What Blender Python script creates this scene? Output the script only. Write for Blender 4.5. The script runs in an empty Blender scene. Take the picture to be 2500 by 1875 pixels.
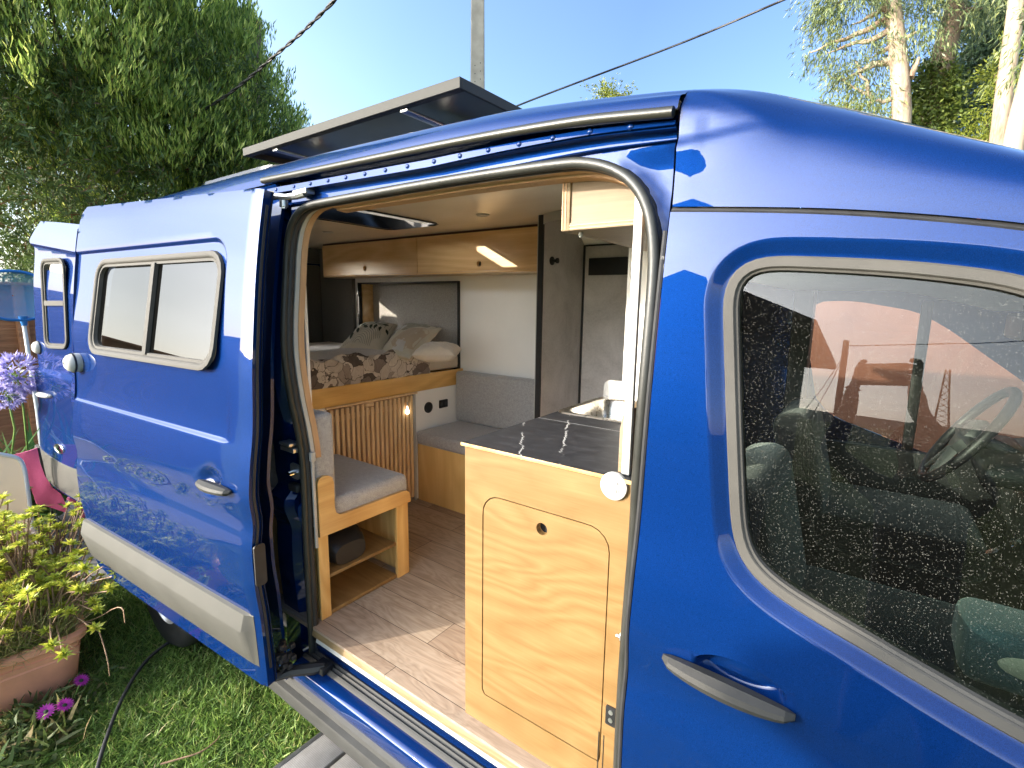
import bpy, bmesh, math, random
import numpy as np
from mathutils import Vector, Matrix, geometry
random.seed(7); rng = np.random.default_rng(11)
R = math.radians
scene = bpy.context.scene
col = scene.collection

# ------------------------------------------------------------------ camera model (used to place measured points on real surfaces)
CF, YAW, PIT, ROL = 1229.3, -0.62682, -0.16007, 0.013825
fw = np.array([math.sin(YAW)*math.cos(PIT), math.cos(YAW)*math.cos(PIT), math.sin(PIT)])
_r = np.array([math.cos(YAW), -math.sin(YAW), 0]); _u = np.cross(_r, fw)
CR = _r*math.cos(ROL)+_u*math.sin(ROL); CU = -_r*math.sin(ROL)+_u*math.cos(ROL)
C0 = np.array([0, 0, 1.9]); ZF = 0.622
def ray(x, y): return fw*CF+CR*(x-1250)-CU*(y-937.5)
def onplane(px, n, d):
    v = ray(*px); n = np.array(n, float); return C0+v*((d-C0@n)/(v@n))
def PX(px, x): return onplane(px, (1, 0, 0), x)
def PY(px, y): return onplane(px, (0, 1, 0), y)
def PZ(px, z): return onplane(px, (0, 0, 1), z)
def AZ(px, py, dist):      # point at a horizontal distance along the sight line of a pixel
    v = ray(px, py); return C0+v*(dist/math.hypot(v[0], v[1]))

# ------------------------------------------------------------------ node helpers
def nmat(name):
    m = bpy.data.materials.new(name); m.use_nodes = True
    nt = m.node_tree; b = nt.nodes['Principled BSDF']
    return m, nt, b
def lk(nt, a, b): nt.links.new(a, b)
def node(nt, t, **kw):
    n = nt.nodes.new(t)
    for k, v in kw.items(): setattr(n, k, v)
    return n
def pos(nt, scale=(1, 1, 1), rot=(0, 0, 0)):
    g = node(nt, 'ShaderNodeNewGeometry'); m = node(nt, 'ShaderNodeMapping')
    m.inputs['Scale'].default_value = scale; m.inputs['Rotation'].default_value = rot
    lk(nt, g.outputs['Position'], m.inputs['Vector']); return m.outputs['Vector']
def noise(nt, vec, scale, detail=4, rough=.55, dist=0):
    n = node(nt, 'ShaderNodeTexNoise'); n.inputs['Scale'].default_value = scale
    n.inputs['Detail'].default_value = detail; n.inputs['Roughness'].default_value = rough
    n.inputs['Distortion'].default_value = dist
    lk(nt, vec, n.inputs['Vector']); return n.outputs['Fac']
def ramp(nt, fac, stops, interp='LINEAR'):
    r = node(nt, 'ShaderNodeValToRGB'); e = r.color_ramp.elements; r.color_ramp.interpolation = interp
    while len(e) < len(stops): e.new(.5)
    for i, (p, c) in enumerate(stops):
        e[i].position = p; e[i].color = (*c, 1) if len(c) == 3 else c
    lk(nt, fac, r.inputs['Fac']); return r.outputs['Color']
def math_n(nt, op, a, b=None, c=None, clamp=False):
    n = node(nt, 'ShaderNodeMath', operation=op); n.use_clamp = clamp
    for i, v in enumerate((a, b, c)):
        if v is None: continue
        if isinstance(v, (int, float)): n.inputs[i].default_value = v
        else: lk(nt, v, n.inputs[i])
    return n.outputs[0]
def mixc(nt, fac, a, b, mode='MIX'):
    n = node(nt, 'ShaderNodeMix', data_type='RGBA', blend_type=mode)
    for s, v in ((n.inputs[0], fac), (n.inputs[6], a), (n.inputs[7], b)):
        if isinstance(v, (int, float)): s.default_value = v
        elif isinstance(v, tuple): s.default_value = (*v, 1) if len(v) == 3 else v
        else: lk(nt, v, s)
    return n.outputs[2]
def bump(nt, b, h, strength=.3, dist=.01):
    n = node(nt, 'ShaderNodeBump'); n.inputs['Strength'].default_value = strength; n.inputs['Distance'].default_value = dist
    lk(nt, h, n.inputs['Height']); lk(nt, n.outputs['Normal'], b.inputs['Normal'])
def setp(b, **kw):
    for k, v in kw.items():
        s = b.inputs[k.replace('_', ' ')]
        s.default_value = (*v, 1) if isinstance(v, tuple) and len(v) == 3 and s.type == 'RGBA' else v
def plain(name, c, rough=.5, var=.12, scale=12, bmp=0, bscale=200, **kw):
    m, nt, b = nmat(name); setp(b, Roughness=rough, **kw)
    v = pos(nt); f = noise(nt, v, scale, 5)
    lo = tuple(x*(1-var) for x in c); hi = tuple(min(1, x*(1+var)) for x in c)
    lk(nt, ramp(nt, f, [(.3, lo), (.7, hi)]), b.inputs['Base Color'])
    lk(nt, math_n(nt, 'MULTIPLY_ADD', f, .15, rough-.075), b.inputs['Roughness'])
    if bmp: bump(nt, b, noise(nt, v, bscale, 3), bmp, .002)
    return m
def wood(name, c1, c2, grain='x', scale=1.0, rough=.4, coat=.15, contrast=1.0, plies=None):
    # long-grained softwood: growth rings stretched along the grain, fine pores, a few darker streaks
    m, nt, b = nmat(name); setp(b, Roughness=rough, Coat_Weight=coat, Coat_Roughness=.25)
    st = {'x': (.16, 1, 1), 'y': (1, .16, 1), 'z': (1, 1, .16)}[grain]
    v = pos(nt, st)
    big = noise(nt, v, 3.2*scale, 2, .5, .6)
    rings = math_n(nt, 'FRACT', math_n(nt, 'MULTIPLY', big, 13))
    rr = math_n(nt, 'ABSOLUTE', math_n(nt, 'SUBTRACT', rings, .5))
    st2 = {'x': (.04, 1, 1), 'y': (1, .04, 1), 'z': (1, 1, .04)}[grain]
    fine = noise(nt, pos(nt, st2), 160*scale, 3, .6)
    f = math_n(nt, 'ADD', math_n(nt, 'MULTIPLY', rr, .9*contrast), math_n(nt, 'MULTIPLY', fine, .55))
    cl = ramp(nt, f, [(.18, c2), (.5, tuple((a+d)/2 for a, d in zip(c1, c2))), (.8, c1)])
    blot = noise(nt, pos(nt), 5*scale, 3)
    cl = mixc(nt, math_n(nt, 'MULTIPLY', ramp_f(nt, blot, .45, .8), .35), cl, tuple(x*.8 for x in c2))
    lk(nt, cl, b.inputs['Base Color']); bump(nt, b, f, .08, .002)
    return m
def ramp_f(nt, fac, a, b):
    n = node(nt, 'ShaderNodeMapRange'); n.inputs['From Min'].default_value = a; n.inputs['From Max'].default_value = b
    lk(nt, fac, n.inputs['Value']); return n.outputs['Result']
def leafmat(name, stops, rough=.45, trans=.35, spec=.4):
    m, nt, b = nmat(name)
    g = node(nt, 'ShaderNodeNewGeometry')
    c = ramp(nt, g.outputs['Random Per Island'], stops)
    lk(nt, c, b.inputs['Base Color']); setp(b, Roughness=rough, Specular_IOR_Level=spec)
    t = node(nt, 'ShaderNodeBsdfTranslucent'); lk(nt, c, t.inputs['Color'])
    mx = node(nt, 'ShaderNodeMixShader'); mx.inputs[0].default_value = trans
    lk(nt, b.outputs[0], mx.inputs[1]); lk(nt, t.outputs[0], mx.inputs[2])
    lk(nt, mx.outputs[0], nt.nodes['Material Output'].inputs['Surface'])
    return m
def fabric(name, c, c2, scale=420, rough=.9, b_=.5):
    m, nt, b = nmat(name); setp(b, Roughness=rough, Sheen_Weight=.3, Specular_IOR_Level=.2)
    v = pos(nt); f = noise(nt, v, scale, 2, .7); g = noise(nt, v, 60, 3)
    s = math_n(nt, 'ADD', math_n(nt, 'MULTIPLY', f, .8), math_n(nt, 'MULTIPLY', g, .2))
    lk(nt, ramp(nt, s, [(.36, c2), (.64, c)]), b.inputs['Base Color']); bump(nt, b, f, b_, .002)
    return m

M = {}
# ---- car paint: dark metallic blue base under a clear coat, with flake grain, road dust and fine scratches
def paint():
    m, nt, b = nmat('blue_metallic_paint')
    v = pos(nt); fl = noise(nt, v, 900, 1)
    lk(nt, ramp(nt, fl, [(.35, (.0010, .0125, .068)), (.65, (.0024, .0225, .118))]), b.inputs['Base Color'])
    setp(b, Metallic=.30, Roughness=.46, Specular_IOR_Level=.0, Coat_Weight=1.0, Coat_IOR=1.42)
    d = noise(nt, v, 26, 6, .65); sc = noise(nt, pos(nt, (1, 1, .15)), 60, 4)
    lk(nt, math_n(nt, 'ADD', math_n(nt, 'MULTIPLY', ramp_f(nt, d, .45, .8), .03), math_n(nt, 'MULTIPLY', sc, .012)), b.inputs['Coat Roughness'])
    wv = noise(nt, v, 2.2, 2)
    n = node(nt, 'ShaderNodeBump'); n.inputs['Strength'].default_value = .02; n.inputs['Distance'].default_value = .01
    lk(nt, wv, n.inputs['Height']); lk(nt, n.outputs['Normal'], b.inputs['Coat Normal'])
    return m
M['paint'] = paint()
M['sill'] = plain('worn_sill_plastic', (.032, .032, .030), .6, .25, 9, .2, 300, Specular_IOR_Level=.3)
M['clad'] = plain('grey_plastic_cladding', (.070, .068, .060), .6, .10, 7, .25, 900, Specular_IOR_Level=.2)
M['handle'] = plain('grey_handle_plastic', (.036, .035, .032), .55, .1, 40, .3, 900, Specular_IOR_Level=.3)
M['black'] = plain('black_plastic', (.012, .012, .013), .45, .2, 30, .2, 600)
M['dark'] = plain('dark_void', (.01, .01, .012), .8, .2)
M['rubber'] = plain('black_rubber', (.02, .02, .021), .55, .25, 20, .2, 300)
M['seal'] = plain('grey_rubber_seal', (.026, .026, .022), .45, .25, 14, .2, 300)
M['trim'] = plain('grey_window_rubber', (.062, .058, .051), .65, .12, 10, .15, 500, Specular_IOR_Level=.2)
M['drip'] = plain('olive_drip_moulding', (.024, .023, .017), .38, .15, 9, .1, 300)
M['alu'] = plain('brushed_aluminium', (.55, .55, .54), .35, .1, 30, .1, 300, Metallic=.9)
M['alutrim'] = plain('warm_grey_aluminium', (.046, .045, .040), .65, .08, 20, .1, 300, Specular_IOR_Level=.2)
M['chrome'] = plain('chrome', (.75, .75, .75), .12, .05, 10, Metallic=1.0)
M['steel'] = plain('sink_steel', (.62, .58, .52), .28, .06, 40, .05, 300, Metallic=1.0)
M['white'] = plain('white_wall_board', (.86, .85, .82), .6, .03, 3)
M['whiteplastic'] = plain('white_plastic', (.40, .39, .365), .4, .04, 8)
M['felt'] = fabric('dark_grey_felt', (.14, .135, .125), (.08, .077, .072), 500, .95, .4)
M['niche'] = fabric('grey_wall_felt', (.46, .445, .42), (.25, .24, .225), 330, .95, .6)
M['fabric'] = fabric('grey_woven_upholstery', (.50, .49, .48), (.22, .215, .215), 420, .92, .5)
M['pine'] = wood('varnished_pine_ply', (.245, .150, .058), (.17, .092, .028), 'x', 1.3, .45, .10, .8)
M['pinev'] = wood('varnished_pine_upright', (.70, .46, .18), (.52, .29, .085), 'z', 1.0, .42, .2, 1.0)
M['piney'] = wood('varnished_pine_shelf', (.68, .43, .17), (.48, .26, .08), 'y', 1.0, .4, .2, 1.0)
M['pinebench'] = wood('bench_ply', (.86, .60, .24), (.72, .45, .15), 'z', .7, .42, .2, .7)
M['oak'] = wood('oiled_bed_board', (.84, .54, .18), (.64, .36, .10), 'y', 1.2, .35, .3, .9)
M['ohead'] = wood('lacquered_cupboard_ply', (.80, .56, .28), (.62, .38, .155), 'x', .9, .28, .5, .8)
M['rawply'] = wood('raw_ply', (.24, .175, .10), (.18, .12, .06), 'x', 2.2, .6, .0, .6)
M['plyedge'] = wood('ply_edge', (.26, .18, .09), (.17, .11, .048), 'x', 2, .6, 0, 1)
M['slat'] = wood('slat_wood', (.86, .64, .38), (.68, .45, .22), 'z', 2, .5, .1, .8)
M['tan'] = wood('tan_lining_edge', (.55, .33, .17), (.42, .24, .12), 'z', 2, .6, .0, .5)
M['ceil'] = wood('lacquered_ceiling_ply', (.91, .86, .77), (.85, .78, .66), 'x', .5, .25, .5, .55)
def floor_mat():
    m, nt, b = nmat('vinyl_plank_floor'); setp(b, Roughness=.5, Specular_IOR_Level=.35)
    v = pos(nt)
    br = node(nt, 'ShaderNodeTexBrick'); lk(nt, v, br.inputs['Vector'])
    br.inputs['Scale'].default_value = 1; br.inputs['Brick Width'].default_value = .92; br.inputs['Row Height'].default_value = .152
    br.inputs['Mortar Size'].default_value = .0012; br.inputs['Mortar Smooth'].default_value = 0; br.offset = .37; br.offset_frequency = 2
    br.inputs['Color1'].default_value = (.31, .23, .17, 1); br.inputs['Color2'].default_value = (.48, .40, .31, 1); br.inputs['Mortar'].default_value = (.05, .03, .02, 1)
    br.inputs['Bias'].default_value = -.1
    g = noise(nt, pos(nt, (.07, 1, 1)), 70, 5, .65, .4); g2 = noise(nt, pos(nt, (.25, 1, 1)), 9, 3, .5, 1.2)
    lines = math_n(nt, 'ABSOLUTE', math_n(nt, 'SUBTRACT', math_n(nt, 'FRACT', math_n(nt, 'MULTIPLY', g2, 9)), .5))
    f = math_n(nt, 'ADD', math_n(nt, 'MULTIPLY', g, .75), math_n(nt, 'MULTIPLY', lines, .4))
    c = mixc(nt, .75, br.outputs['Color'], ramp(nt, f, [(.3, (.55, .5, .46)), (.62, (1.0, 1.0, 1.0))]), 'MULTIPLY')
    lk(nt, c, b.inputs['Base Color']); bump(nt, b, g, .12, .002)
    return m
M['floor'] = floor_mat()
def bath_mat():
    m, nt, b = nmat('stone_look_laminate'); setp(b, Roughness=.5)
    v = pos(nt); a = noise(nt, v, 4, 6, .65, .5); f = noise(nt, v, 90, 3)
    s = math_n(nt, 'ADD', math_n(nt, 'MULTIPLY', a, .75), math_n(nt, 'MULTIPLY', f, .25))
    lk(nt, ramp(nt, s, [(.33, (.36, .34, .325)), (.5, (.50, .475, .455)), (.68, (.62, .59, .57))]), b.inputs['Base Color'])
    bump(nt, b, f, .2, .002); return m
M['bath'] = bath_mat()
def worktop_mat():
    m, nt, b = nmat('slate_worktop'); setp(b, Roughness=.5, Specular_IOR_Level=.3)
    v = pos(nt); a = noise(nt, pos(nt, (.5, 1, 1)), 30, 6, .7, .3)
    base = ramp(nt, a, [(.3, (.014, .014, .016)), (.55, (.028, .028, .031)), (.75, (.06, .06, .064))])
    sep = node(nt, 'ShaderNodeSeparateXYZ'); lk(nt, v, sep.inputs[0])
    wob = math_n(nt, 'MULTIPLY', math_n(nt, 'SUBTRACT', noise(nt, pos(nt, (0, 1, 0)), 22, 6, .8), .5), .07)
    tot = None
    for pa_, pb2, w in (((1272, 1103), (1278, 1030), .0014), ((1368, 1122), (1389, 1022), .0017)):
        A_, B_ = PZ(pa_, 1.503), PZ(pb2, 1.503); sl_m = float((B_[0]-A_[0])/(B_[1]-A_[1]))
        xl = math_n(nt, 'MULTIPLY_ADD', sep.outputs[1], sl_m, float(A_[0]-sl_m*A_[1]))
        d = math_n(nt, 'ABSOLUTE', math_n(nt, 'SUBTRACT', math_n(nt, 'SUBTRACT', sep.outputs[0], xl), wob))
        k = math_n(nt, 'LESS_THAN', d, w); tot = k if tot is None else math_n(nt, 'MAXIMUM', tot, k)
    d = math_n(nt, 'ABSOLUTE', math_n(nt, 'SUBTRACT', sep.outputs[1], 1.455)); tot2 = math_n(nt, 'LESS_THAN', d, .0012)
    vis = ramp_f(nt, noise(nt, v, 9, 2), .38, .5)
    c = mixc(nt, math_n(nt, 'MULTIPLY', tot, vis), base, (.62, .60, .56)); c = mixc(nt, math_n(nt, 'MULTIPLY', tot2, .8), c, (.6, .6, .57))
    lk(nt, c, b.inputs['Base Color']); return m
M['worktop'] = worktop_mat()
def glass_mat(name, tint, dust, ior=1.5, dustcol=(.62, .60, .52)):
    m, nt, b = nmat(name); nt.nodes.remove(b)
    tr = node(nt, 'ShaderNodeBsdfTransparent'); tr.inputs[0].default_value = (*tint, 1)
    gl = node(nt, 'ShaderNodeBsdfGlossy'); gl.inputs['Roughness'].default_value = .0; gl.inputs[0].default_value = (1, 1, 1, 1)
    fr = node(nt, 'ShaderNodeFresnel'); fr.inputs[0].default_value = ior
    mx = node(nt, 'ShaderNodeMixShader'); lk(nt, fr.outputs[0], mx.inputs[0]); lk(nt, tr.outputs[0], mx.inputs[1]); lk(nt, gl.outputs[0], mx.inputs[2])
    out = mx.outputs[0]
    if dust:
        v = pos(nt); vn = node(nt, 'ShaderNodeTexVoronoi'); vn.inputs['Scale'].default_value = 540; lk(nt, v, vn.inputs['Vector']); sc_ = node(nt, 'ShaderNodeSeparateColor'); lk(nt, vn.outputs['Color'], sc_.inputs[0]); n2 = noise(nt, v, 5, 4)
        n1 = math_n(nt, 'SUBTRACT', math_n(nt, 'MULTIPLY', math_n(nt, 'POWER', sc_.outputs[0], 3), .50), vn.outputs['Distance'])
        k = math_n(nt, 'MULTIPLY', ramp_f(nt, n1, -.02, .08), math_n(nt, 'MULTIPLY_ADD', n2, dust*1.2, dust*.2), clamp=True)
        k = math_n(nt, 'ADD', k, .002)
        df = node(nt, 'ShaderNodeBsdfDiffuse'); df.inputs[0].default_value = (*dustcol, 1)
        m2 = node(nt, 'ShaderNodeMixShader'); lk(nt, k, m2.inputs[0]); lk(nt, out, m2.inputs[1]); lk(nt, df.outputs[0], m2.inputs[2]); out = m2.outputs[0]
    lk(nt, out, nt.nodes['Material Output'].inputs['Surface'])
    return m
M['glass'] = glass_mat('dusty_car_glass', (.44, .54, .47), .11, 1.42)
M['tint'] = glass_mat('tinted_window_glass', (.10, .10, .09), .02, 1.5)
M['clear'] = glass_mat('clear_glass', (.9, .93, .9), 0, 1.45)
M['headliner'] = plain('pale_headliner', (.62, .64, .60), .9, .04, 20)
M['cabdark'] = plain('dark_cab_plastic', (.012, .013, .013), .5, .25, 12, .15, 300)
M['cabgrey'] = plain('grey_cab_plastic', (.045, .048, .048), .5, .2, 12, .15, 300)
M['seatcloth'] = fabric('dark_seat_cloth', (.008, .0085, .010), (.0035, .0038, .004), 300, .95, .4)
M['panelback'] = plain('solar_backsheet', (.015, .015, .017), .35, .2, 5)
M['terracotta'] = plain('terracotta_plastic', (.80, .34, .20), .6, .14, 6, .1, 200)
M['soil'] = plain('dry_soil', (.055, .04, .028), .95, .4, 40, .8, 120)
M['pink'] = fabric('pink_cotton', (.72, .15, .28), (.64, .11, .23), 300, .9, .3)
M['beige'] = fabric('beige_mesh', (.50, .46, .39), (.42, .385, .33), 600, .8, .2)
M['sling'] = leafmat('beige_sling_mesh', [(0, (.62, .57, .48)), (1, (.62, .57, .48))], .8, .5, .2)
M['powder'] = plain('white_tube', (.72, .71, .67), .4, .05, 10)
M['netblue'] = plain('blue_net_frame', (.02, .16, .42), .4, .15, 10)
M['fence'] = None
def fence_mat():
    m, nt, b = nmat('brown_fence_board'); setp(b, Roughness=.75)
    v = pos(nt, (1, .1, 1)); f = noise(nt, v, 30, 5, .65, .4)
    lk(nt, ramp(nt, f, [(.3, (.22, .085, .033)), (.7, (.46, .20, .08))]), b.inputs['Base Color']); bump(nt, b, f, .3, .004); return m
M['fence'] = fence_mat()
def deck_mat(name='grey_ribbed_decking', ax=1):
    m, nt, b = nmat(name); setp(b, Roughness=.7)
    v = pos(nt); sep = node(nt, 'ShaderNodeSeparateXYZ'); lk(nt, v, sep.inputs[0])
    w = math_n(nt, 'ABSOLUTE', math_n(nt, 'SUBTRACT', math_n(nt, 'FRACT', math_n(nt, 'MULTIPLY', sep.outputs[ax], 150)), .5))
    f = noise(nt, v, 18, 5, .65)
    c = mixc(nt, math_n(nt, 'MULTIPLY', w, .9), ramp(nt, f, [(.3, (.24, .225, .21)), (.7, (.35, .335, .31))]), (.16, .15, .14))
    lk(nt, c, b.inputs['Base Color']); bump(nt, b, w, .5, .002); return m
M['deck'] = deck_mat(); M['deckwood'] = plain('weathered_deck_board', (.22, .21, .20), .8, .25, 10, .3, 60)
M['concrete'] = plain('pole_concrete', (.33, .29, .235), .85, .18, 5, .5, 60)
M['stem'] = plain('dry_stem', (.28, .17, .10), .7, .3, 30)
M['greenstem'] = plain('green_stem', (.13, .22, .05), .5, .2, 30)
M['bark'] = None
def bark(name, a, b_, sc=3):
    m, nt, b = nmat(name); setp(b, Roughness=.85)
    f = noise(nt, pos(nt, (1, 1, .12)), sc, 6, .65, .6); g = noise(nt, pos(nt, (1, 1, .2)), sc*9, 4)
    s = math_n(nt, 'ADD', math_n(nt, 'MULTIPLY', f, .75), math_n(nt, 'MULTIPLY', g, .25))
    lk(nt, ramp(nt, s, [(.36, b_), (.5, a), (.68, tuple(min(1, x*1.15) for x in a))]), b.inputs['Base Color']); bump(nt, b, s, .5, .03); return m
M['eucbark'] = bark('pale_peeling_bark', (.34, .265, .185), (.17, .10, .06), 2.5)
M['darkbark'] = bark('brown_bark', (.16, .11, .07), (.07, .05, .035), 4)
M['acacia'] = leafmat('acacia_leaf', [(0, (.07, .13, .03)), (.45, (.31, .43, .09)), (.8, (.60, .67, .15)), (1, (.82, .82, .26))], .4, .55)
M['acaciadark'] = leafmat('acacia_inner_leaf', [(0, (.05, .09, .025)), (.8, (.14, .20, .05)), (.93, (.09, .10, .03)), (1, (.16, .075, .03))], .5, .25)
M['euc'] = leafmat('eucalypt_leaf', [(0, (.075, .11, .05)), (.6, (.15, .19, .075)), (1, (.26, .28, .10))], .4, .3)
M['eucdark'] = leafmat('dark_conifer_leaf', [(0, (.018, .04, .022)), (1, (.06, .095, .045))], .5, .2)
M['yellowleaf'] = leafmat('yellow_green_leaf', [(0, (.10, .14, .02)), (1, (.26, .28, .04))], .45, .35)
M['ivy'] = leafmat('ivy_leaf', [(0, (.05, .085, .015)), (1, (.14, .17, .03))], .45, .3)
M['grassm'] = leafmat('lawn_blade', [(0, (.07, .14, .025)), (.5, (.18, .30, .06)), (.85, (.32, .43, .10)), (.95, (.32, .34, .10)), (1, (.42, .36, .18))], .5, .35)
M['succ'] = leafmat('succulent_leaf', [(0, (.28, .36, .04)), (.5, (.52, .56, .06)), (1, (.75, .70, .12))], .4, .4)
M['straw'] = leafmat('dry_grass', [(0, (.20, .26, .05)), (.4, (.30, .32, .08)), (.7, (.42, .34, .16)), (1, (.50, .40, .22))], .6, .3)
M['strap'] = leafmat('strap_leaf', [(0, (.04, .11, .02)), (.6, (.09, .20, .03)), (1, (.20, .28, .05))], .35, .35, .5)
M['lilac'] = leafmat('lilac_petal', [(0, (.30, .27, .62)), (1, (.58, .53, .82))], .5, .4)
M['magenta'] = leafmat('magenta_petal', [(0, (.30, .02, .26)), (1, (.55, .06, .45))], .5, .4)
M['weed'] = leafmat('weed_leaf', [(0, (.04, .08, .02)), (.6, (.11, .14, .04)), (1, (.28, .20, .09))], .6, .3)

# ------------------------------------------------------------------ mesh helpers
class MB:
    def __init__(s): s.v = []; s.f = []; s.mi = []
    def add(s, v, f, mi=0):
        o = len(s.v); s.v += [tuple(map(float, p)) for p in v]; s.f += [tuple(i+o for i in q) for q in f]; s.mi += [mi]*len(f); return s
    def box(s, x0, x1, y0, y1, z0, z1, bev=0, seg=2, mi=0, mat=None):
        bm = bmesh.new(); bmesh.ops.create_cube(bm, size=1)
        for v in bm.verts: v.co = Vector(((x0+x1)/2+v.co.x*(x1-x0), (y0+y1)/2+v.co.y*(y1-y0), (z0+z1)/2+v.co.z*(z1-z0)))
        if bev: bmesh.ops.bevel(bm, geom=bm.edges[:], offset=bev, segments=seg, affect='EDGES', profile=.5)
        if mat is not None: bmesh.ops.transform(bm, matrix=mat, verts=bm.verts)
        bm.verts.index_update(); s.add([v.co for v in bm.verts], [[v.index for v in f.verts] for f in bm.faces], mi); bm.free(); return s
    def tube(s, pts, r, n=8, cap=True, mi=0, flat=1.0):
        pts = [Vector(p) for p in pts]; rs = r if hasattr(r, '__len__') else [r]*len(pts)
        rings = []; up = Vector((0, 0, 1)); t0 = (pts[1]-pts[0]).normalized()
        a = t0.cross(up) if abs(t0.dot(up)) < .95 else t0.cross(Vector((1, 0, 0)))
        a.normalize()
        for i, p in enumerate(pts):
            t = (pts[min(i+1, len(pts)-1)]-pts[max(i-1, 0)]).normalized()
            a = (a-t*a.dot(t)).normalized(); b = t.cross(a)
            rings.append([p+(a*math.cos(2*math.pi*k/n)+b*math.sin(2*math.pi*k/n)*flat)*rs[i] for k in range(n)])
        v = [q for rg in rings for q in rg]; f = []
        for i in range(len(pts)-1):
            for k in range(n): f.append((i*n+k, i*n+(k+1) % n, (i+1)*n+(k+1) % n, (i+1)*n+k))
        if cap: f.append(tuple(range(n))[::-1]); f.append(tuple((len(pts)-1)*n+k for k in range(n)))
        return s.add(v, f, mi)
    def loft(s, rows, close=False, mi=0):
        n = len(rows[0]); v = [p for r in rows for p in r]; f = []
        for i in range(len(rows)-1):
            for k in range(n if close else n-1): f.append((i*n+k, i*n+(k+1) % n, (i+1)*n+(k+1) % n, (i+1)*n+k))
        return s.add(v, f, mi)
    def prism(s, poly, fn, d, mi=0):       # poly of 2D points, fn(a,b,t)->xyz with t in {0,d}
        n = len(poly); v = [fn(a, b, 0) for a, b in poly]+[fn(a, b, d) for a, b in poly]
        f = [tuple(range(n))[::-1], tuple(range(n, 2*n))]+[(k, (k+1) % n, n+(k+1) % n, n+k) for k in range(n)]
        return s.add(v, f, mi)
    def disc(s, c, ax, r, h, n=24, r2=None, mi=0, a0=None):
        ax = Vector(ax).normalized(); a = ax.orthogonal().normalized(); b = ax.cross(a); c = Vector(c); r2 = r if r2 is None else r2
        v = [c+(a*math.cos(2*math.pi*k/n)+b*math.sin(2*math.pi*k/n))*r for k in range(n)]+[c+ax*h+(a*math.cos(2*math.pi*k/n)+b*math.sin(2*math.pi*k/n))*r2 for k in range(n)]
        return s.add(v, [tuple(range(n))[::-1], tuple(range(n, 2*n))]+[(k, (k+1) % n, n+(k+1) % n, n+k) for k in range(n)], mi)
    def lathe(s, c, ax, prof, n=24, mi=0):  # prof: (radius, height)
        ax = Vector(ax).normalized(); a = ax.orthogonal().normalized(); b = ax.cross(a); c = Vector(c)
        rows = [[c+ax*h+(a*math.cos(2*math.pi*k/n)+b*math.sin(2*math.pi*k/n))*r for k in range(n)] for r, h in prof]
        return s.loft(rows, True, mi)
def finish(name, v, f, mats, parent=None, smooth=40, mi=None, solid=None, fixn=True, origin=None):
    me = bpy.data.meshes.new(name)
    if solid:
        bm = bmesh.new(); vs_ = [bm.verts.new(tuple(map(float, p))) for p in v]; bm.verts.index_update()
        for q in f:
            try: bm.faces.new([vs_[i] for i in q])
            except ValueError: pass
        if fixn: bmesh.ops.recalc_face_normals(bm, faces=bm.faces)
        bm.normal_update(); bm.verts.index_update(); nv_ = len(bm.verts)
        f0 = [[x.index for x in fc.verts] for fc in bm.faces]; be = []
        for e_ in bm.edges:
            if len(e_.link_faces) == 1:
                lp = e_.link_loops[0]; be.append((lp.vert.index, lp.link_loop_next.vert.index))
        v = [tuple(x.co) for x in bm.verts]+[tuple(x.co-x.normal*solid) for x in bm.verts]; bm.free()
        if mi is not None and len(set(mi)) > 1: mi = list(mi)*2+[0]*len(be)
        f = f0+[[i+nv_ for i in q[::-1]] for q in f0]+[(b_, a_, a_+nv_, b_+nv_) for a_, b_ in be]; fixn = False
        if smooth and smooth > 60: smooth = 60
    v = np.array(v, float); lo, hi = v.min(0), v.max(0)
    base = np.array([(lo[0]+hi[0])/2, (lo[1]+hi[1])/2, lo[2]]) if origin is None else np.array(origin)
    me.from_pydata((v-base).tolist(), [], [list(q) for q in f])
    if fixn:
        bm = bmesh.new(); bm.from_mesh(me); bmesh.ops.recalc_face_normals(bm, faces=bm.faces); bm.to_mesh(me); bm.free()
    for m in (mats if isinstance(mats, (list, tuple)) else [mats]): me.materials.append(m)
    if mi is not None and len(set(mi)) > 1: me.polygons.foreach_set('material_index', mi)
    if smooth:
        me.polygons.foreach_set('use_smooth', [True]*len(me.polygons))
        if smooth < 180: me.set_sharp_from_angle(angle=R(smooth))
    me.update()
    o = bpy.data.objects.new(name, me); col.objects.link(o); o.location = base
    if parent is not None:
        o.parent = parent; o.matrix_parent_inverse = PINV[parent.name]
    PINV[o.name] = Matrix.Translation(Vector(base)).inverted()
    return o
PINV = {}
def build(mb, name, mats, parent=None, smooth=40, solid=None, fixn=True): return finish(name, mb.v, mb.f, mats, parent, smooth, mb.mi, solid, fixn)
def tag(o, label=None, cat=None, group=None, kind=None):
    if label: o['label'] = label
    if cat: o['category'] = cat
    if group: o['group'] = group
    if kind: o['kind'] = kind
    return o
def thing(name, label, cat, loc, group=None):
    o = bpy.data.objects.new(name, None); o.empty_display_size = .2; col.objects.link(o); o.location = loc
    PINV[o.name] = Matrix.Translation(Vector(loc)).inverted()
    return tag(o, label, cat, group)
def struct(o): o['kind'] = 'structure'; return o
def rrect(x0, x1, z0, z1, r, n=6):
    r = r if hasattr(r, '__len__') else [r]*4
    out = []
    for (cx, cz, a0, rr) in ((x1-r[0], z1-r[0], 0, r[0]), (x0+r[1], z1-r[1], 90, r[1]), (x0+r[2], z0+r[2], 180, r[2]), (x1-r[3], z0+r[3], 270, r[3])):
        for k in range(n+1):
            a = R(a0+90*k/n); out.append((cx+rr*math.cos(a), cz+rr*math.sin(a)))
    return out
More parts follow.
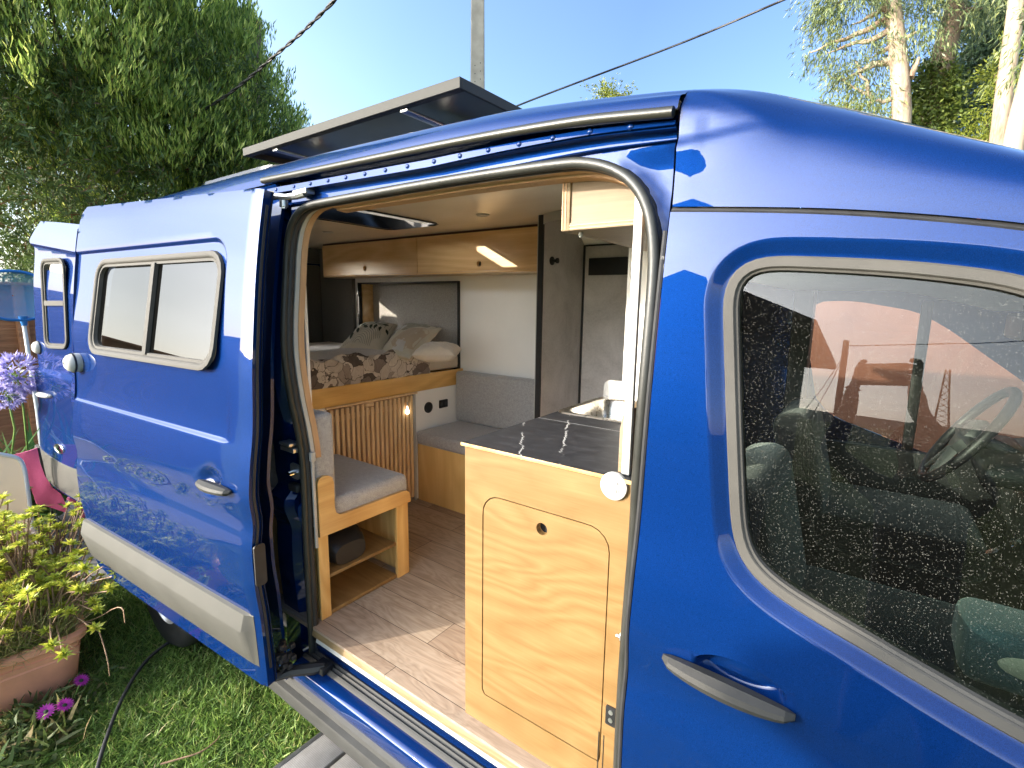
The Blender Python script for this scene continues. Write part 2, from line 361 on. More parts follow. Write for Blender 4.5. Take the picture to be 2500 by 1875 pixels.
def resample(poly, step=None, n=None, closed=True):
    P = np.array(poly, float); Q = np.vstack([P, P[:1]]) if closed else P
    L = np.r_[0, np.cumsum(np.linalg.norm(np.diff(Q, axis=0), axis=1))]
    if n is None: n = max(3, int(round(L[-1]/step)))
    t = np.linspace(0, L[-1], n, endpoint=not closed)
    return np.stack([np.interp(t, L, Q[:, i]) for i in range(Q.shape[1])], 1)
def subdiv(poly, step):
    P = np.array(poly, float); out = []
    for a, b in zip(P, np.roll(P, -1, 0)):
        k = max(1, int(math.ceil(np.linalg.norm(b-a)/step)))
        out += [a+(b-a)*i/k for i in range(k)]
    return np.array(out)
def smooth_poly(poly, it=2, closed=True):
    P = np.array(poly, float)
    for _ in range(it):
        if closed:
            N = np.roll(P, -1, 0); P = np.stack([.75*P+.25*N, .25*P+.75*N], 1).reshape(-1, P.shape[1])
        else:
            A, B = P[:-1], P[1:]; Q = np.stack([.75*A+.25*B, .25*A+.75*B], 1).reshape(-1, P.shape[1]); P = np.vstack([P[:1], Q, P[-1:]])
    return P
def inside(P, poly):
    x, y = P[:, 0], P[:, 1]; c = np.zeros(len(P), bool); q = np.roll(poly, 1, 0)
    for (x1, y1), (x2, y2) in zip(poly, q):
        if y1 == y2: continue
        k = ((y1 > y) != (y2 > y)) & (x < (x2-x1)*(y-y1)/(y2-y1)+x1); c ^= k
    return c
def pdist(P, poly, closed=True):
    d = np.full(len(P), 1e9); A = np.array(poly); B = np.roll(A, -1, 0)
    if not closed: A, B = A[:-1], B[:-1]
    for a, b in zip(A, B):
        ab = b-a; t = np.clip(((P-a)@ab)/max(ab@ab, 1e-12), 0, 1); d = np.minimum(d, np.linalg.norm(P-a-t[:, None]*ab, axis=1))
    return d
def offset_poly(poly, d):
    P = np.array(poly); t = np.roll(P, -1, 0)-np.roll(P, 1, 0); t /= np.linalg.norm(t, axis=1)[:, None]+1e-9
    area = .5*np.sum(P[:, 0]*np.roll(P[:, 1], -1)-np.roll(P[:, 0], -1)*P[:, 1])
    n = np.stack([t[:, 1], -t[:, 0]], 1)*(1 if area > 0 else -1)
    return P+n*d
def panel2d(outline, holes=(), step=.025, extra=(), xs=None, zs=None, creases=()):
    outline = subdiv(outline, step*.7); holes = [subdiv(h, step*.7) for h in holes]
    pts = [outline]+holes; edges = []; o = 0
    for p in pts:
        edges += [(o+i, o+(i+1) % len(p)) for i in range(len(p))]; o += len(p)
    for p in creases:
        p = np.array(p); pts.append(p); edges += [(o+i, o+(i+1) % len(p)) for i in range(len(p))]; o += len(p)
    lo, hi = outline.min(0), outline.max(0)
    gx = np.arange(lo[0]+step/2, hi[0], step) if xs is None else np.array(xs)
    gz = np.arange(lo[1]+step/2, hi[1], step) if zs is None else np.array(zs)
    G = np.stack(np.meshgrid(gx, gz), -1).reshape(-1, 2)
    ex = np.vstack([np.array(e).reshape(-1, 2) for e in extra]) if len(extra) else np.zeros((0, 2))
    if len(ex) and len(G):
        D = np.full(len(G), 9.)
        for i in range(0, len(ex), 200):
            D = np.minimum(D, np.linalg.norm(G[:, None]-ex[None, i:i+200], axis=2).min(1))
        G = G[D > step*.5]
    G = np.vstack([G, ex])
    ok = inside(G, outline); dd = pdist(G, outline)
    for h in holes: ok &= ~inside(G, h); dd = np.minimum(dd, pdist(G, h))
    for h in creases: dd = np.minimum(dd, pdist(G, h)*1.6)
    G = G[ok & (dd > step*.3)]
    allp = np.vstack(pts+[G])
    v, e, f, *_ = geometry.delaunay_2d_cdt([Vector(p) for p in allp], edges, [], 0, 1e-6)
    V = np.array([tuple(p) for p in v]); F = np.array([tuple(q) for q in f])
    c = V[F].mean(1); k = inside(c, outline)
    for h in holes: k &= ~inside(c, h)
    F = F[k]
    # counter-clockwise in (x,z) seen from -y  -> normal towards -y
    a, b, d = V[F[:, 0]], V[F[:, 1]], V[F[:, 2]]
    cr = (b[:, 0]-a[:, 0])*(d[:, 1]-a[:, 1])-(b[:, 1]-a[:, 1])*(d[:, 0]-a[:, 0])
    F[cr < 0] = F[cr < 0][:, ::-1]
    return V, F
def sstep(a, b, x):
    t = np.clip((np.asarray(x, float)-a)/(b-a), 0, 1); return t*t*(3-2*t)
def spline1(xs, ys):
    xs = np.array(xs, float); ys = np.array(ys, float); h = np.diff(xs); d = np.diff(ys)/h; m = np.zeros(len(xs))
    m[1:-1] = np.where(d[1:]*d[:-1] > 0, 2*d[1:]*d[:-1]/(d[1:]+d[:-1]+1e-12), (d[1:]+d[:-1])*.25); m[0], m[-1] = d[0], d[-1]
    def f(x):
        x = np.asarray(x, float); i = np.clip(np.searchsorted(xs, x)-1, 0, len(h)-1); t = (x-xs[i])/h[i]
        return (2*t**3-3*t**2+1)*ys[i]+(t**3-2*t**2+t)*h[i]*m[i]+(-2*t**3+3*t**2)*ys[i+1]+(t**3-t**2)*h[i]*m[i+1]
    return f

# ================================================================== THE VAN
# side section of the body: distance y of the skin for a height z (tumblehome above the belt, bulge and hollow below)
ysf = spline1([.20, .45, .60, .80, .94, 1.06, 1.15, 1.24, 1.33, 1.48, 1.68, 1.80, 1.94, 2.07, 2.16, 2.25, 2.34],
              [.96, .915, .910, .902, .890, .889, .899, .892, .900, .921, .934, .946, .962, .981, .997, 1.016, 1.05])
def SB(px, off=0.0):         # measured pixel -> point on the body side
    y = .93
    for _ in range(12): p = PY(px, y); y = float(ysf(p[2]))+off
    return PY(px, y)
van = thing('camper_van', 'blue metallic camper van with its sliding door open, wooden kitchen and bed inside', 'van', (-1.7, 1.9, 0))
VB = lambda mb, n, m, **k: build(mb, n, M[m] if isinstance(m, str) else m, van, **k)
XS = -.345                    # seam between front door and sliding door opening
XE = 1.02                     # front end of the front door
# ---- front door ----------------------------------------------------------
gut = [SB(p)[[0, 2]] for p in [(1640, 512), (1800, 513), (2000, 517), (2200, 528), (2400, 545), (2500, 556)]]
gz = spline1([XS]+[g[0] for g in gut[1:]]+[.5, .8, 1.05], [gut[0][1]]+[g[1] for g in gut[1:]]+[1.90, 1.70, 1.5])
gx = np.linspace(XS, XE-.05, 30)
z7 = lambda L: [(1650+.4821*x, 550+.4821*y) for x, y in L]
z5 = lambda L: [(1550+.4295*x, 1250+.4295*y) for x, y in L]
win_px = z7([(240, 480), (238, 360), (250, 295), (285, 225), (345, 182), (480, 158), (700, 164), (900, 171), (1100, 182), (1300, 196), (1530, 222), (1763, 252)])
win_o = [SB(p)[[0, 2]] for p in win_px]
win_px2 = z5([(2212, 1335), (1950, 1188), (1700, 1040), (1500, 922), (1300, 800), (1150, 712), (1000, 620), (880, 545), (780, 478), (690, 400), (620, 318), (575, 235), (550, 130), (540, 0)])+z7([(265, 1250), (250, 850)])
win_o2 = [SB(p)[[0, 2]] for p in win_px2]
tx, tz = win_o[-1]; bx_, bz_ = win_o2[0]
win = np.array(win_o+[(tx+.12, tz-.06), (tx+.3, tz-.20), (tx+.45, tz-.36), (.66, 1.36), (.64, bz_-.02), (.55, bz_-.035), (.35, bz_-.03)]+win_o2)
win = resample(smooth_poly(resample(smooth_poly(resample(win, .04), 2), .02), 1), .008)
fd_out = [(x, float(gz(x))-.004) for x in gx]+[(XE, 1.45), (XE+.02, 1.1), (XE, .75), (XE, .46), (XS+.02, .46), (XS, .48)]
fd_out = np.array(fd_out)
hx0, hz0 = SB((1800, 1662))[[0, 2]]
def ell(q, n=48): return np.array([(hx0+.080*q*math.cos(t), hz0+.036*q*math.sin(t)) for t in np.linspace(0, 2*math.pi, n, endpoint=False)])
wr_ = resample(win, .010)
ex = [ell(q, 30) for q in (.3, .6)]+[resample(offset_poly(wr_, d), .012) for d in (.011, .018, .025, .040, .050)]
V, F = panel2d(fd_out, [win], .022, ex, creases=[resample(offset_poly(wr_, d), .009) for d in (.0055, .0315, .034)]+[ell(.80), ell(.92), ell(1.0)])
d = pdist(V, win)
hx, hz = SB((1800, 1662))[[0, 2]]      # hand recess behind the handle
hr = np.sqrt(((V[:, 0]-hx)/.080)**2+((V[:, 1]-hz)/.036)**2)
y = ysf(V[:, 1])+.017*np.clip((.0315-d)/.026, 0, 1)+.040*(1-sstep(.74, 1.0, hr))
fdoor = finish('front_door', np.stack([V[:, 0], y, V[:, 1]], 1), F, M['paint'], van, 180, fixn=False, solid=.02)
# window rubber: a lipped ring between skin and pane
W = resample(win, n=150)
prof = [(.003, .030), (.003, .012), (.0, .0095), (-.014, .0105), (-.016, .0135), (-.016, .016), (-.0205, .018), (-.022, .040)]
rows = []
for dd, yo in prof:
    q = offset_poly(W, dd); rows.append([(a, float(ysf(b))+yo, b) for a, b in q])
mb = MB().loft(rows, True); mb2 = mb
ring = build(MB().loft([[r[i] for r in rows] for i in range(len(W))]+[[r[0] for r in rows]]), 'window_rubber', M['trim'], fdoor, 24)
V, F = panel2d(offset_poly(W, -.018), [], .05)
finish('window_pane', np.stack([V[:, 0], ysf(V[:, 1])+.028, V[:, 1]], 1), F, M['glass'], fdoor, 180, fixn=False)
# inner green edge of the door card under the glass
inn = offset_poly(W, -.026)
k = [i for i in range(len(inn)) if inn[i][1] < 1.62]
mb = MB()
lowrow = [inn[i] for i in range(len(inn)) if inn[i][1] < 1.60]
rowA = [(a, float(ysf(b))+.045, b-.004) for a, b in lowrow]; rowB = [(a+.0, float(ysf(b))+.10, b+.012) for a, b in lowrow]
# handle: two-piece pull bar on the skin
def bar_handle(parent, place, L=.245, mat='handle'):
    # place(u, out, w): u along the bar, out from the skin, w across
    rows = []
    for i in range(17):
        t = i/16; u = -L/2+L*t; e = math.sin(math.pi*min(max(t, .0), 1))**.45
        h = .006+.0125*e; o0 = .004; o1 = .012+.030*e
        rows.append([place(u, o, w) for o, w in ((o0, -h*.7), (o0+(o1-o0)*.6, -h), (o1, -h*.55), (o1+.003, 0), (o1, h*.55), (o0+(o1-o0)*.6, h), (o0, h*.7))])
    mb = MB().loft(rows, True); n = len(rows[0]); mb.add(rows[0], [tuple(range(n))]); mb.add(rows[-1], [tuple(range(n))])
    h = build(mb, 'door_handle', M[mat], parent, 22)
    g = [[place(u, .002, -.02), place(u, .046, -.018), place(u, .0465, .0), place(u, .046, .018), place(u, .002, .02)] for u in (-L*.255, -L*.243)]
    return h
pa, pb = SB((1622, 1597)), SB((1943, 1745))
hc = (pa+pb)/2; hd = (pb-pa)/np.linalg.norm(pb-pa); hup = np.array([-hd[2], 0, hd[0]])
hl = float(np.linalg.norm(pb-pa))
def pl(u, o, w):
    p = hc+hd*u+np.array([0, 0, 1])*w; return (p[0], float(ysf(p[2]))-o, p[2])
bar_handle(fdoor, pl, hl)
# ---- roof and roof sides --------------------------------------------------
sect = [(.985, 2.295), (1.0, 2.335), (1.03, 2.364), (1.07, 2.386), (1.13, 2.403), (1.25, 2.42), (1.5, 2.435), (1.9, 2.44)]
S0 = np.array(sect); sarc = np.r_[0, np.cumsum(np.linalg.norm(np.diff(S0, axis=0), axis=1))]
fy, fz = spline1(sarc, S0[:, 0]), spline1(sarc, S0[:, 1])
drop = spline1([-4.1, -1.6, -1.23, -.83, -.63, -.4, -.345], [0, 0, -.006, -.018, -.034, -.060, -.068])
def roof_half(x):
    t = np.linspace(0, 1, 40)**1.6*sarc[-1]; dz = float(drop(x))
    e = 0
    if x < -3.85: e = ((-3.85-x)/.25)**2*.10
    return [(x, float(fy(a)), float(fz(a))+dz*(.54+.46*float(sstep(0, .10, a)))-e) for a in t]
xs = list(np.linspace(-4.08, XS, 70))
mb = MB()
rows = [roof_half(x) for x in xs]
rows = [r+[(p[0], 3.8-p[1], p[2]) for p in r[-2::-1]] for r in rows]
mb.loft(rows)
SKX = (-2.47, -2.04); SKY = (1.50, 2.12)
keepf = []
for q in mb.f:
    c_ = np.mean([mb.v[i] for i in q], 0)
    if not (-2.68 < c_[0] < -2.0 and 1.16 < c_[1] < 2.16): keepf.append(q)
mb.f = keepf; mb.mi = [0]*len(keepf)
VB(mb, 'roof', 'paint', smooth=180)
# roof above the cab: side rises from the door gutter, crest runs down and inwards to the windscreen
sil = [(1675, 226), (1790, 230), (1900, 238), (2000, 252), (2100, 272), (2200, 298), (2300, 328), (2400, 360), (2500, 395)]
cpt = [PY(p, 1.07+.025*i) for i, p in enumerate(sil)]
crz = spline1([cpt[0][0]]+[p[0] for p in cpt[1:]]+[.5, 1.0], [p[2] for p in cpt]+[1.98, 1.62])
cry = spline1([cpt[0][0]]+[p[0] for p in cpt[1:]]+[.6, 1.0], [p[1] for p in cpt]+[1.44, 1.52])
sa, su, sl2 = SB((1893, 326), .05), SB((1674, 260), .06), SB((1662, 372), .04)
RS = roof_half(XS)
def cab_half(x):
    zg = float(gz(x))+.006; zc = float(crz(x)); yc = float(cry(x)); yg = float(ysf(zg))+.0
    h = zc-zg; f = 1-sstep(XS, .4, x); dq = float(crz(x)-crz(XS))
    P = np.array([(yg, zg), (yg+.006, zg+.3*h), (yg+.012+.03*(1-f), zg+.55*h), (yg+(yc-yg)*.36, zg+.76*h), (yg+(yc-yg)*.66, zg+.90*h), (yc, zc), (yc+.08, zc+.012), (yc+.25, zc+.028), (1.9, zc+.045)])
    Q = np.array([(yg, zg), (yg+.003, zg+.3*h)]+[(RS[j][1], RS[j][2]+dq*w_) for j, w_ in ((0, .6), (7, .8), (11, 1), (14, 1), (18, 1), (26, 1), (39, 1))]); P = P*f2+Q*(1-f2) if (f2 := float(sstep(XS, XS+.22, x))) < 1 else P
    a = np.r_[0, np.cumsum(np.linalg.norm(np.diff(P, axis=0), axis=1))]; A, B = spline1(a, P[:, 0]), spline1(a, P[:, 1])
    t = np.linspace(0, 1, 100)**1.25*a[-1]
    yy, zz = A(t), B(t)
    tt = min(max((x-XS)/(sa[0]-XS), 0), 1); zu = su[2]+(sa[2]-su[2])*tt**1.3; zl = sl2[2]+(sa[2]-sl2[2])*tt**1.3      # spear-shaped pressing
    if tt < 1: yy = yy+.011*sstep(zl-.008, zl+.014, zz)*(1-sstep(zu-.014, zu+.010, zz))*(1-tt)**.35
    return [(x, float(p), float(q)) for p, q in zip(yy, zz)]
def cab_rows(a, b, n):
    rows = [cab_half(x) for x in np.linspace(a, b, n)]; return [r+[(p[0], 3.8-p[1], p[2]) for p in r[-2::-1]] for r in rows]
VB(MB().loft(cab_rows(XS+.003, .34, 60)), 'cab_roof', 'paint', smooth=180)
ws = cab_rows(.34, 1.0, 20)
VB(MB().loft([r[48:-48] for r in ws]), 'windscreen', 'clear', smooth=180)
VB(MB().loft([r[:49] for r in ws]), 'windscreen_pillar', 'paint', smooth=180, solid=.02)
VB(MB().loft([r[-49:] for r in ws]), 'windscreen_pillar', 'paint', smooth=180, solid=.02)
cs_ = [p for p in cab_half(XS) if p[1] < 1.12]
VB(MB().loft([[(XS-.001, p[1]+.001, p[2]-.001), (XS-.004, p[1]+.02, p[2]-.004), (XS-.004, 1.16, p[2]-.004)] for p in cs_]), 'seam_return', 'paint', smooth=40)
# dark jointing under the cab-roof edge
VB(MB().tube([(x, float(ysf(gz(x)))+.012, float(gz(x))) for x in np.linspace(XS, .98, 40)], .007, 6), 'roof_joint', 'rubber')
# ---- rear side panel (behind the slid-open door) --------------------------
XO0, XO1 = -1.705, -.385      # sliding door opening
cut = [(-3.05+.43*math.cos(a), .40+.43*math.sin(a)) for a in np.linspace(R(-8), R(188), 24)]
outl = [(XO0-.03, .43), (XO0-.03, 2.29), (-4.06, 2.29), (-4.08, 1.4), (-4.08, .45)]
arch = [p for p in cut[::-1]]
outl = [(XO0-.03, .43), (XO0-.03, 2.292), (-4.0, 2.292), (-4.07, 2.1), (-4.08, 1.4), (-4.07, .45)]+[p for p in arch if p[1] > .44]
V, F = panel2d(outl, [], .035)
yy = ysf(np.minimum(V[:, 1], 2.25))+.05*sstep(-3.9, -4.1, V[:, 0])*0+np.where(V[:, 1] > 2.25, (V[:, 1]-2.25)*-.6, 0)
rear_side = finish('rear_side_panel', np.stack([V[:, 0], yy, V[:, 1]], 1), F, M['paint'], van, 180, fixn=False, solid=.012)
# far (left) side of the body with the cab window cut out
fwin = [PY(p, 2.84)[[0, 2]] for p in [(1973, 850), (1973, 770), (1990, 737), (2050, 733), (2100, 736), (2240, 760), (2320, 805), (2400, 862), (2500, 932)]]+[(.72, 1.42), (.68, 1.22)]+[PY(p, 2.84)[[0, 2]] for p in [(2260, 1112), (2150, 1068), (2030, 1020), (1990, 975)]]
fwin = resample(smooth_poly(resample(fwin, .05), 1), .03)
fx = np.linspace(XS, 1.0, 24)
outl = [(-4.07, .45), (1.02, .45), (1.02, 1.45)]+[(x, float(gz(x))) for x in fx[::-1]]+[(XS, 2.29), (-4.07, 2.29)]
V, F = panel2d(outl, [fwin], .05)
finish('far_side_panel', np.stack([V[:, 0], 3.8-ysf(np.minimum(V[:, 1], 2.3)), V[:, 1]], 1), F[:, ::-1], M['paint'], van, 180, fixn=False, solid=.012)
V, F = panel2d(fwin, [], .08)
finish('far_cab_window', np.stack([V[:, 0], 3.8-ysf(V[:, 1])-.01, V[:, 1]], 1), F, M['clear'], van, 180, fixn=False)
# ---- sliding door opening: flange, jamb, rubber seal -----------------------
seal_px = [(1100, 437), (956, 482), (843, 495), (775, 498), (737, 505), (717, 527), (705, 566), (701, 611), (696, 679), (694, 805), (700, 900), (715, 1000), (738, 1068), (748, 1104), (750, 1231), (756, 1339), (759, 1448), (763, 1520), (768, 1582)]
ysl = spline1([.4, .95, 1.30, 1.42, 1.55, 1.72, 2.0, 2.3], [1.012, 1.012, 1.016, 1.005, .985, .972, .995, 1.02])   # the flange leans with the pillar
def SEAL(z): return float(ysl(z))
opn = [(-1.700, .50), (-1.700, 1.0), (-1.702, 1.4), (-1.705, 1.75), (-1.705, 2.0), (-1.698, 2.10), (-1.675, 2.16), (-1.63, 2.197), (-1.56, 2.212), (-1.36, 2.212), (-.95, 2.212), (-.60, 2.205), (-.53, 2.195), (-.470, 2.172), (-.426, 2.138), (-.396, 2.09), (-.380, 2.03), (-.372, 1.95), (-.372, 1.7), (-.388, 1.45), (-.402, 1.2), (-.398, .50)]
opn = np.array(opn); opo = resample(smooth_poly(opn, 2, False), .02, closed=False)
def sealpt(a, b, off=0):
    return (a, SEAL(b)+off+(.0 if a < -1 else (.0)), b)
VB(MB().tube([sealpt(a, b, -.002) for a, b in opo], .0118, 10), 'door_seal', 'seal', smooth=60)
VB(MB().tube([sealpt(a, b, .016) for a, b in opo], .0135, 8), 'seal_lip', 'rubber', smooth=60)
hole = np.vstack([opo, [(XO1-.01, .4), (XO0, .4)]])
outl = [(-1.93, .40), (XS-.004, .40), (XS-.004, 2.30), (-1.93, 2.30)]
V, F = panel2d(np.array([(-1.93, .39), (-1.715, .39)]+[tuple(p) for p in opo]+[(-.385, .39), (XS-.004, .39), (XS-.004, 2.262), (-1.93, 2.262)]), [], .02)
yb = np.array([SEAL(z) for z in V[:, 1]])+.012
dz_ = pdist(V, opo, False)
# pillar pressings: stepped box behind the opening, shallow swage on the front pillar
yb += np.where(V[:, 0] < -1.715, (.034*sstep(.02, .05, dz_)-.030*sstep(.10, .12, dz_)-.008*np.sin(V[:, 1]*9))*(1-.75*sstep(1.16, 1.22, V[:, 1])*(1-sstep(1.40, 1.44, V[:, 1])))-.035*sstep(.98, 1.10, V[:, 1])*(1-sstep(1.12, 1.16, V[:, 1])), 0)
yb += np.where((V[:, 0] > -.6) & (V[:, 1] < 2.2), .012*sstep(.012, .03, dz_), 0)
finish('opening_frame', np.stack([V[:, 0], yb, V[:, 1]], 1), F, M['paint'], van, 35, fixn=False, solid=.006)
# front jamb between the frame and the front door seam
jz = np.linspace(.42, 2.26, 60)
def skin(z): return float(ysf(z))
VB(MB().loft([[(XS-.004, skin(z)+.006, z), (XS-.008, skin(z)+.03, z), (XS-.008, SEAL(z)+.03, z)] for z in jz]), 'front_jamb', 'paint', smooth=50)
VB(MB().tube([(XS-.012, skin(z)+.022, z) for z in jz if z < 2.07], .006, 6), 'jamb_rubber', 'rubber')
for z in (1.99, 1.86, 1.75, 1.56, 1.40): VB(MB().disc((-.356, SEAL(z)-.006, z), (0, -1, 0), .004, .003, 8), 'frame_plug', 'black')
# ---- roof rail over the opening -------------------------------------------
zd = spline1([-1.82, -1.49, -1.16, -.87, -.56, -.345], [2.312, 2.304, 2.297, 2.290, 2.276, 2.254])
rx = np.linspace(-1.80, XS-.006, 50)
def taper(x): return float(np.clip((x+1.0)/.65, 0, 1))
mbd = MB().tube([(x, .982, float(zd(x))-.002) for x in rx], .0105, 10)
VB(mbd, 'drip_moulding', 'drip', smooth=60)
rows = []
for x in rx:
    z0 = float(zd(x))-.006; k = 1-.55*taper(x)
    rows.append([(x, .99, z0), (x, 1.08, z0-.002), (x, 1.085, z0-.020*k), (x, 1.004, z0-.0205*k), (x, 1.001, z0-.040*k), (x, 1.085, z0-.0405*k), (x, 1.085, z0-.062*k), (x, 1.035, z0-.066*k), (x, 1.020, z0-.072*k), (x, 1.014, z0-.080*k), (x, 1.030, 2.214)])
VB(MB().loft(rows), 'rail_channel', 'paint', smooth=40)
VB(MB().loft([[(x, .999, float(zd(x))-.026*(1-.55*taper(x))-.001), (x, .9965, float(zd(x))-.046*(1-.55*taper(x)))] for x in rx]), 'door_rail', 'paint', solid=.003)
for xb in (-1.74, -1.63, -1.535, -1.44, -1.35, -1.26, -1.17, -1.08, -.98, -.89, -.80, -.71, -.62, -.53, -.44):
    zb = float(zd(xb))-.035*(1-.55*taper(xb)); VB(MB().lathe((xb, .997, zb), (0, -1, 0), [(.0065, 0), (.006, .004), (.003, .006), (0, .006)], 10), 'rail_bolt', 'paint')
# pitted sealant patch at the front end of the header
# ---- sill ------------------------------------------------------------------
def strip(pts, name, mat, x0=-1.72, x1=XS, bend=None, n=30, **k):
    rows = [[(x, yy_, zz_) for yy_, zz_ in pts] for x in np.linspace(x0, x1, n)]
    return VB(MB().loft(rows), name, mat, **k)
strip([(1.10, .612), (1.012, .612), (1.008, .600), (1.008, .588)], 'floor_edge', 'plyedge', -1.70, XO1)
strip([(1.008, .588), (1.004, .575), (1.010, .572)], 'sill_white', 'whiteplastic', -1.66, XO1)
strip([(1.010, .573), (1.022, .56), (1.026, .525), (1.030, .512)], 'sill_riser', 'paint', -1.72, XS, smooth=60)
strip([(1.030, .512), (1.022, .516), (1.014, .508), (1.008, .514), (1.0, .506), (.992, .512), (.982, .505), (.978, .500)], 'sill_tread', 'sill', -1.72, XS, smooth=20)
strip([(.978, .501), (.955, .498), (.938, .492), (.934, .484), (.934, .44), (.94, .425)], 'sill_lip', 'paint', -1.72, XS, smooth=50)
strip([(.952, .43), (.945, .432), (.928, .418), (.924, .405), (.906, .398), (.902, .385), (.905, .345), (.93, .33)], 'step_trim', 'sill', -1.95, XS, smooth=25)
strip([(.95, .44), (1.0, .40), (1.0, .30)], 'sill_underside', 'dark', -1.95, XE)
# ---- pillar furniture ------------------------------------------------------
p0 = PX((617, 1183), -1.735)
mb = MB(); mb.prism(rrect(-1.775, -1.715, 1.225, 1.285, .015), lambda a, b, t: (a, 1.012-t, b), .006)
latch = VB(mb, 'latch_plate', 'alu')
build(MB().tube([(-1.762, 1.008, 1.252), (-1.758, .985, 1.25), (-1.735, .983, 1.25), (-1.732, 1.008, 1.252)], .005, 8), 'striker', M['chrome'], latch)
mb = MB().box(-1.80, -1.712, .985, 1.02, 1.335, 1.352, .003).box(-1.79, -1.72, .975, 1.02, 1.36, 1.372, .003)
VB(mb, 'rail_bracket', 'alu')
mb = MB().box(-1.79, -1.73, 1.0, 1.03, 1.17, 1.20, .006)
VB(mb, 'rubber_buffer', 'rubber')
# upper roller arm
pR = [PY(p, .985) for p in [(643, 498), (668, 490), (690, 482), (706, 482), (722, 478), (733, 470)]]
mb = MB().tube([(p[0], .94+.012*i, p[2]) for i, p in enumerate(pR)], [.006, .009, .011, .010, .012, .014], 8)
mb.box(pR[4][0]-.02, pR[5][0]+.03, .985, 1.02, pR[5][2]-.004, pR[5][2]+.012, .003)
mb.disc((pR[3][0]-.018, .975, pR[3][2]-.03), (0, 0, 1), .014, .02, 14).disc((pR[3][0]-.018, .975, pR[3][2]-.036), (0, 0, 1), .009, .008, 6)
arm_u = VB(mb, 'roller_arm', 'alu')
mb = MB().tube([(-1.68, .84, .515), (-1.66, .90, .515), (-1.60, .955, .520), (-1.575, .985, .522)], [.014, .02, .022, .016], 8)
mb.box(-1.62, -1.555, .96, 1.01, .50, .53, .006)
VB(mb, 'roller_arm', 'black')
mb = MB()
for i in range(26):
    a = (-1.69+random.random()*.05, .83+random.random()*.06, .52+random.random()*.12); mb.box(a[0], a[0]+.02, a[1], a[1]+.02, a[2], a[2]+.02, .004)
VB(mb, 'door_catch', 'black')
# ---- sliding door ----------------------------------------------------------
DO = np.array([-1.63, .78, 0]); DD = np.array([-1.45, -.10, 0]); DD /= np.linalg.norm(DD); 
DN = np.array([.0688, -.9976, 0])     # outward
def dprof(z): return ysf(z)-.125-.78
def DW(u, o, z): p = DO+DD*u+DN*o; return (p[0], p[1], z)
def SD(px):                   # measured pixel -> (u, z) on the sliding door skin
    y = 0.0
    n = np.array([DN[0], DN[1], 0])
    for _ in range(12):
        p = onplane(px, n, n@DO-y); y = float(dprof(p[2]))
    return (float((p-DO)@DD), float(p[2]))
rear_u = [SD(p) for p in [(190, 525), (186, 600), (181, 700), (178, 800), (181, 900), (192, 1000), (203, 1120), (214, 1240), (222, 1350)]]
ru = float(np.median([a[0] for a in rear_u]))
zt = SD((640, 458))[1]; ztl = SD((205, 507))[1]
dout = [(.0, .535), (.0, zt-.004), (.02, zt), (ru-.03, ztl), (ru-.005, ztl-.03), (ru, 2.1), (ru, 1.4), (ru+.01, .9), (ru+.01, .64), (ru-.05, .575), (ru-.22, .545)]
wz = lambda L: [(.36163*x, 450+.36163*y) for x, y in L]
wpx = wz([(632, 800), (640, 640), (655, 550), (700, 505), (760, 494), (1000, 491), (1300, 491), (1420, 496), (1460, 540), (1478, 640), (1484, 800), (1480, 1050), (1470, 1180), (1440, 1245), (1400, 1264), (1200, 1220), (1000, 1172), (800, 1128), (700, 1108), (655, 1060), (636, 960)])
sw = np.array([SD(p) for p in wpx]); x0_, x1_ = np.percentile(sw[:, 0], [4, 96]); za, zb = np.percentile(sw[:, 1], [4, 96])
swin = rrect(x0_+.012, x1_-.014, za+.014, zb-.014, .07, 8)
extra_z = [1.395, 1.403, 1.411, 1.417, 1.423, 1.429, 1.437, 2.090, 2.094, 2.098, 2.102, 2.108]
zs = sorted(set([round(q, 4) for q in np.r_[np.arange(.55, 2.20, .022), np.arange(2.20, 2.312, .009)] if min(abs(q-e) for e in extra_z) > .008]+extra_z))
us = np.arange(.012, ru, .024)
cg = [(.25+.08*math.cos(t)+dd_*math.cos(t), 2.02+.08*math.sin(t)+dd_*math.sin(t)) for dd_ in (-.012, -.006, 0, .006, .012) for t in np.linspace(R(90), R(180), 16)]+[(.17-dd_, zz_) for dd_ in (-.012, -.006, 0, .006, .012) for zz_ in np.arange(1.75, 2.02, .012)]
V, F = panel2d(np.array(dout), [swin], .022, [np.array(cg)], us, zs)
u, z = V[:, 0], V[:, 1]
fade = sstep(.10, .16, u)
o = -(dprof(z))
o += -.007*sstep(1.411, 1.423, z)*(1-sstep(1.46, 1.75, z))*fade          # belt crease, the lower part stands proud
qx, qz = .17+.08-u, z-(2.100-.08)
sdg = np.hypot(np.maximum(qx, 0), np.maximum(qz, 0))+np.minimum(np.maximum(qx, qz), 0)-.08
o += -.011*(1-sstep(-.005, .006, sdg))*sstep(1.72, 2.0, z)               # recessed field under the top crease
o += -.012*(1-sstep(0, .035, u)) *.6                                       # rounded leading edge
hr = np.sqrt(((u-.235)/.075)**2+((z-1.262)/.045)**2); o -= .028*(1-sstep(.5, 1.05, hr))
P = DO+DD*u[:, None]+DN*o[:, None]; P[:, 2] = z
sdoor = finish('sliding_door', P, F[:, ::-1], M['paint'], van, 180, fixn=False)
sdoor.data.update()
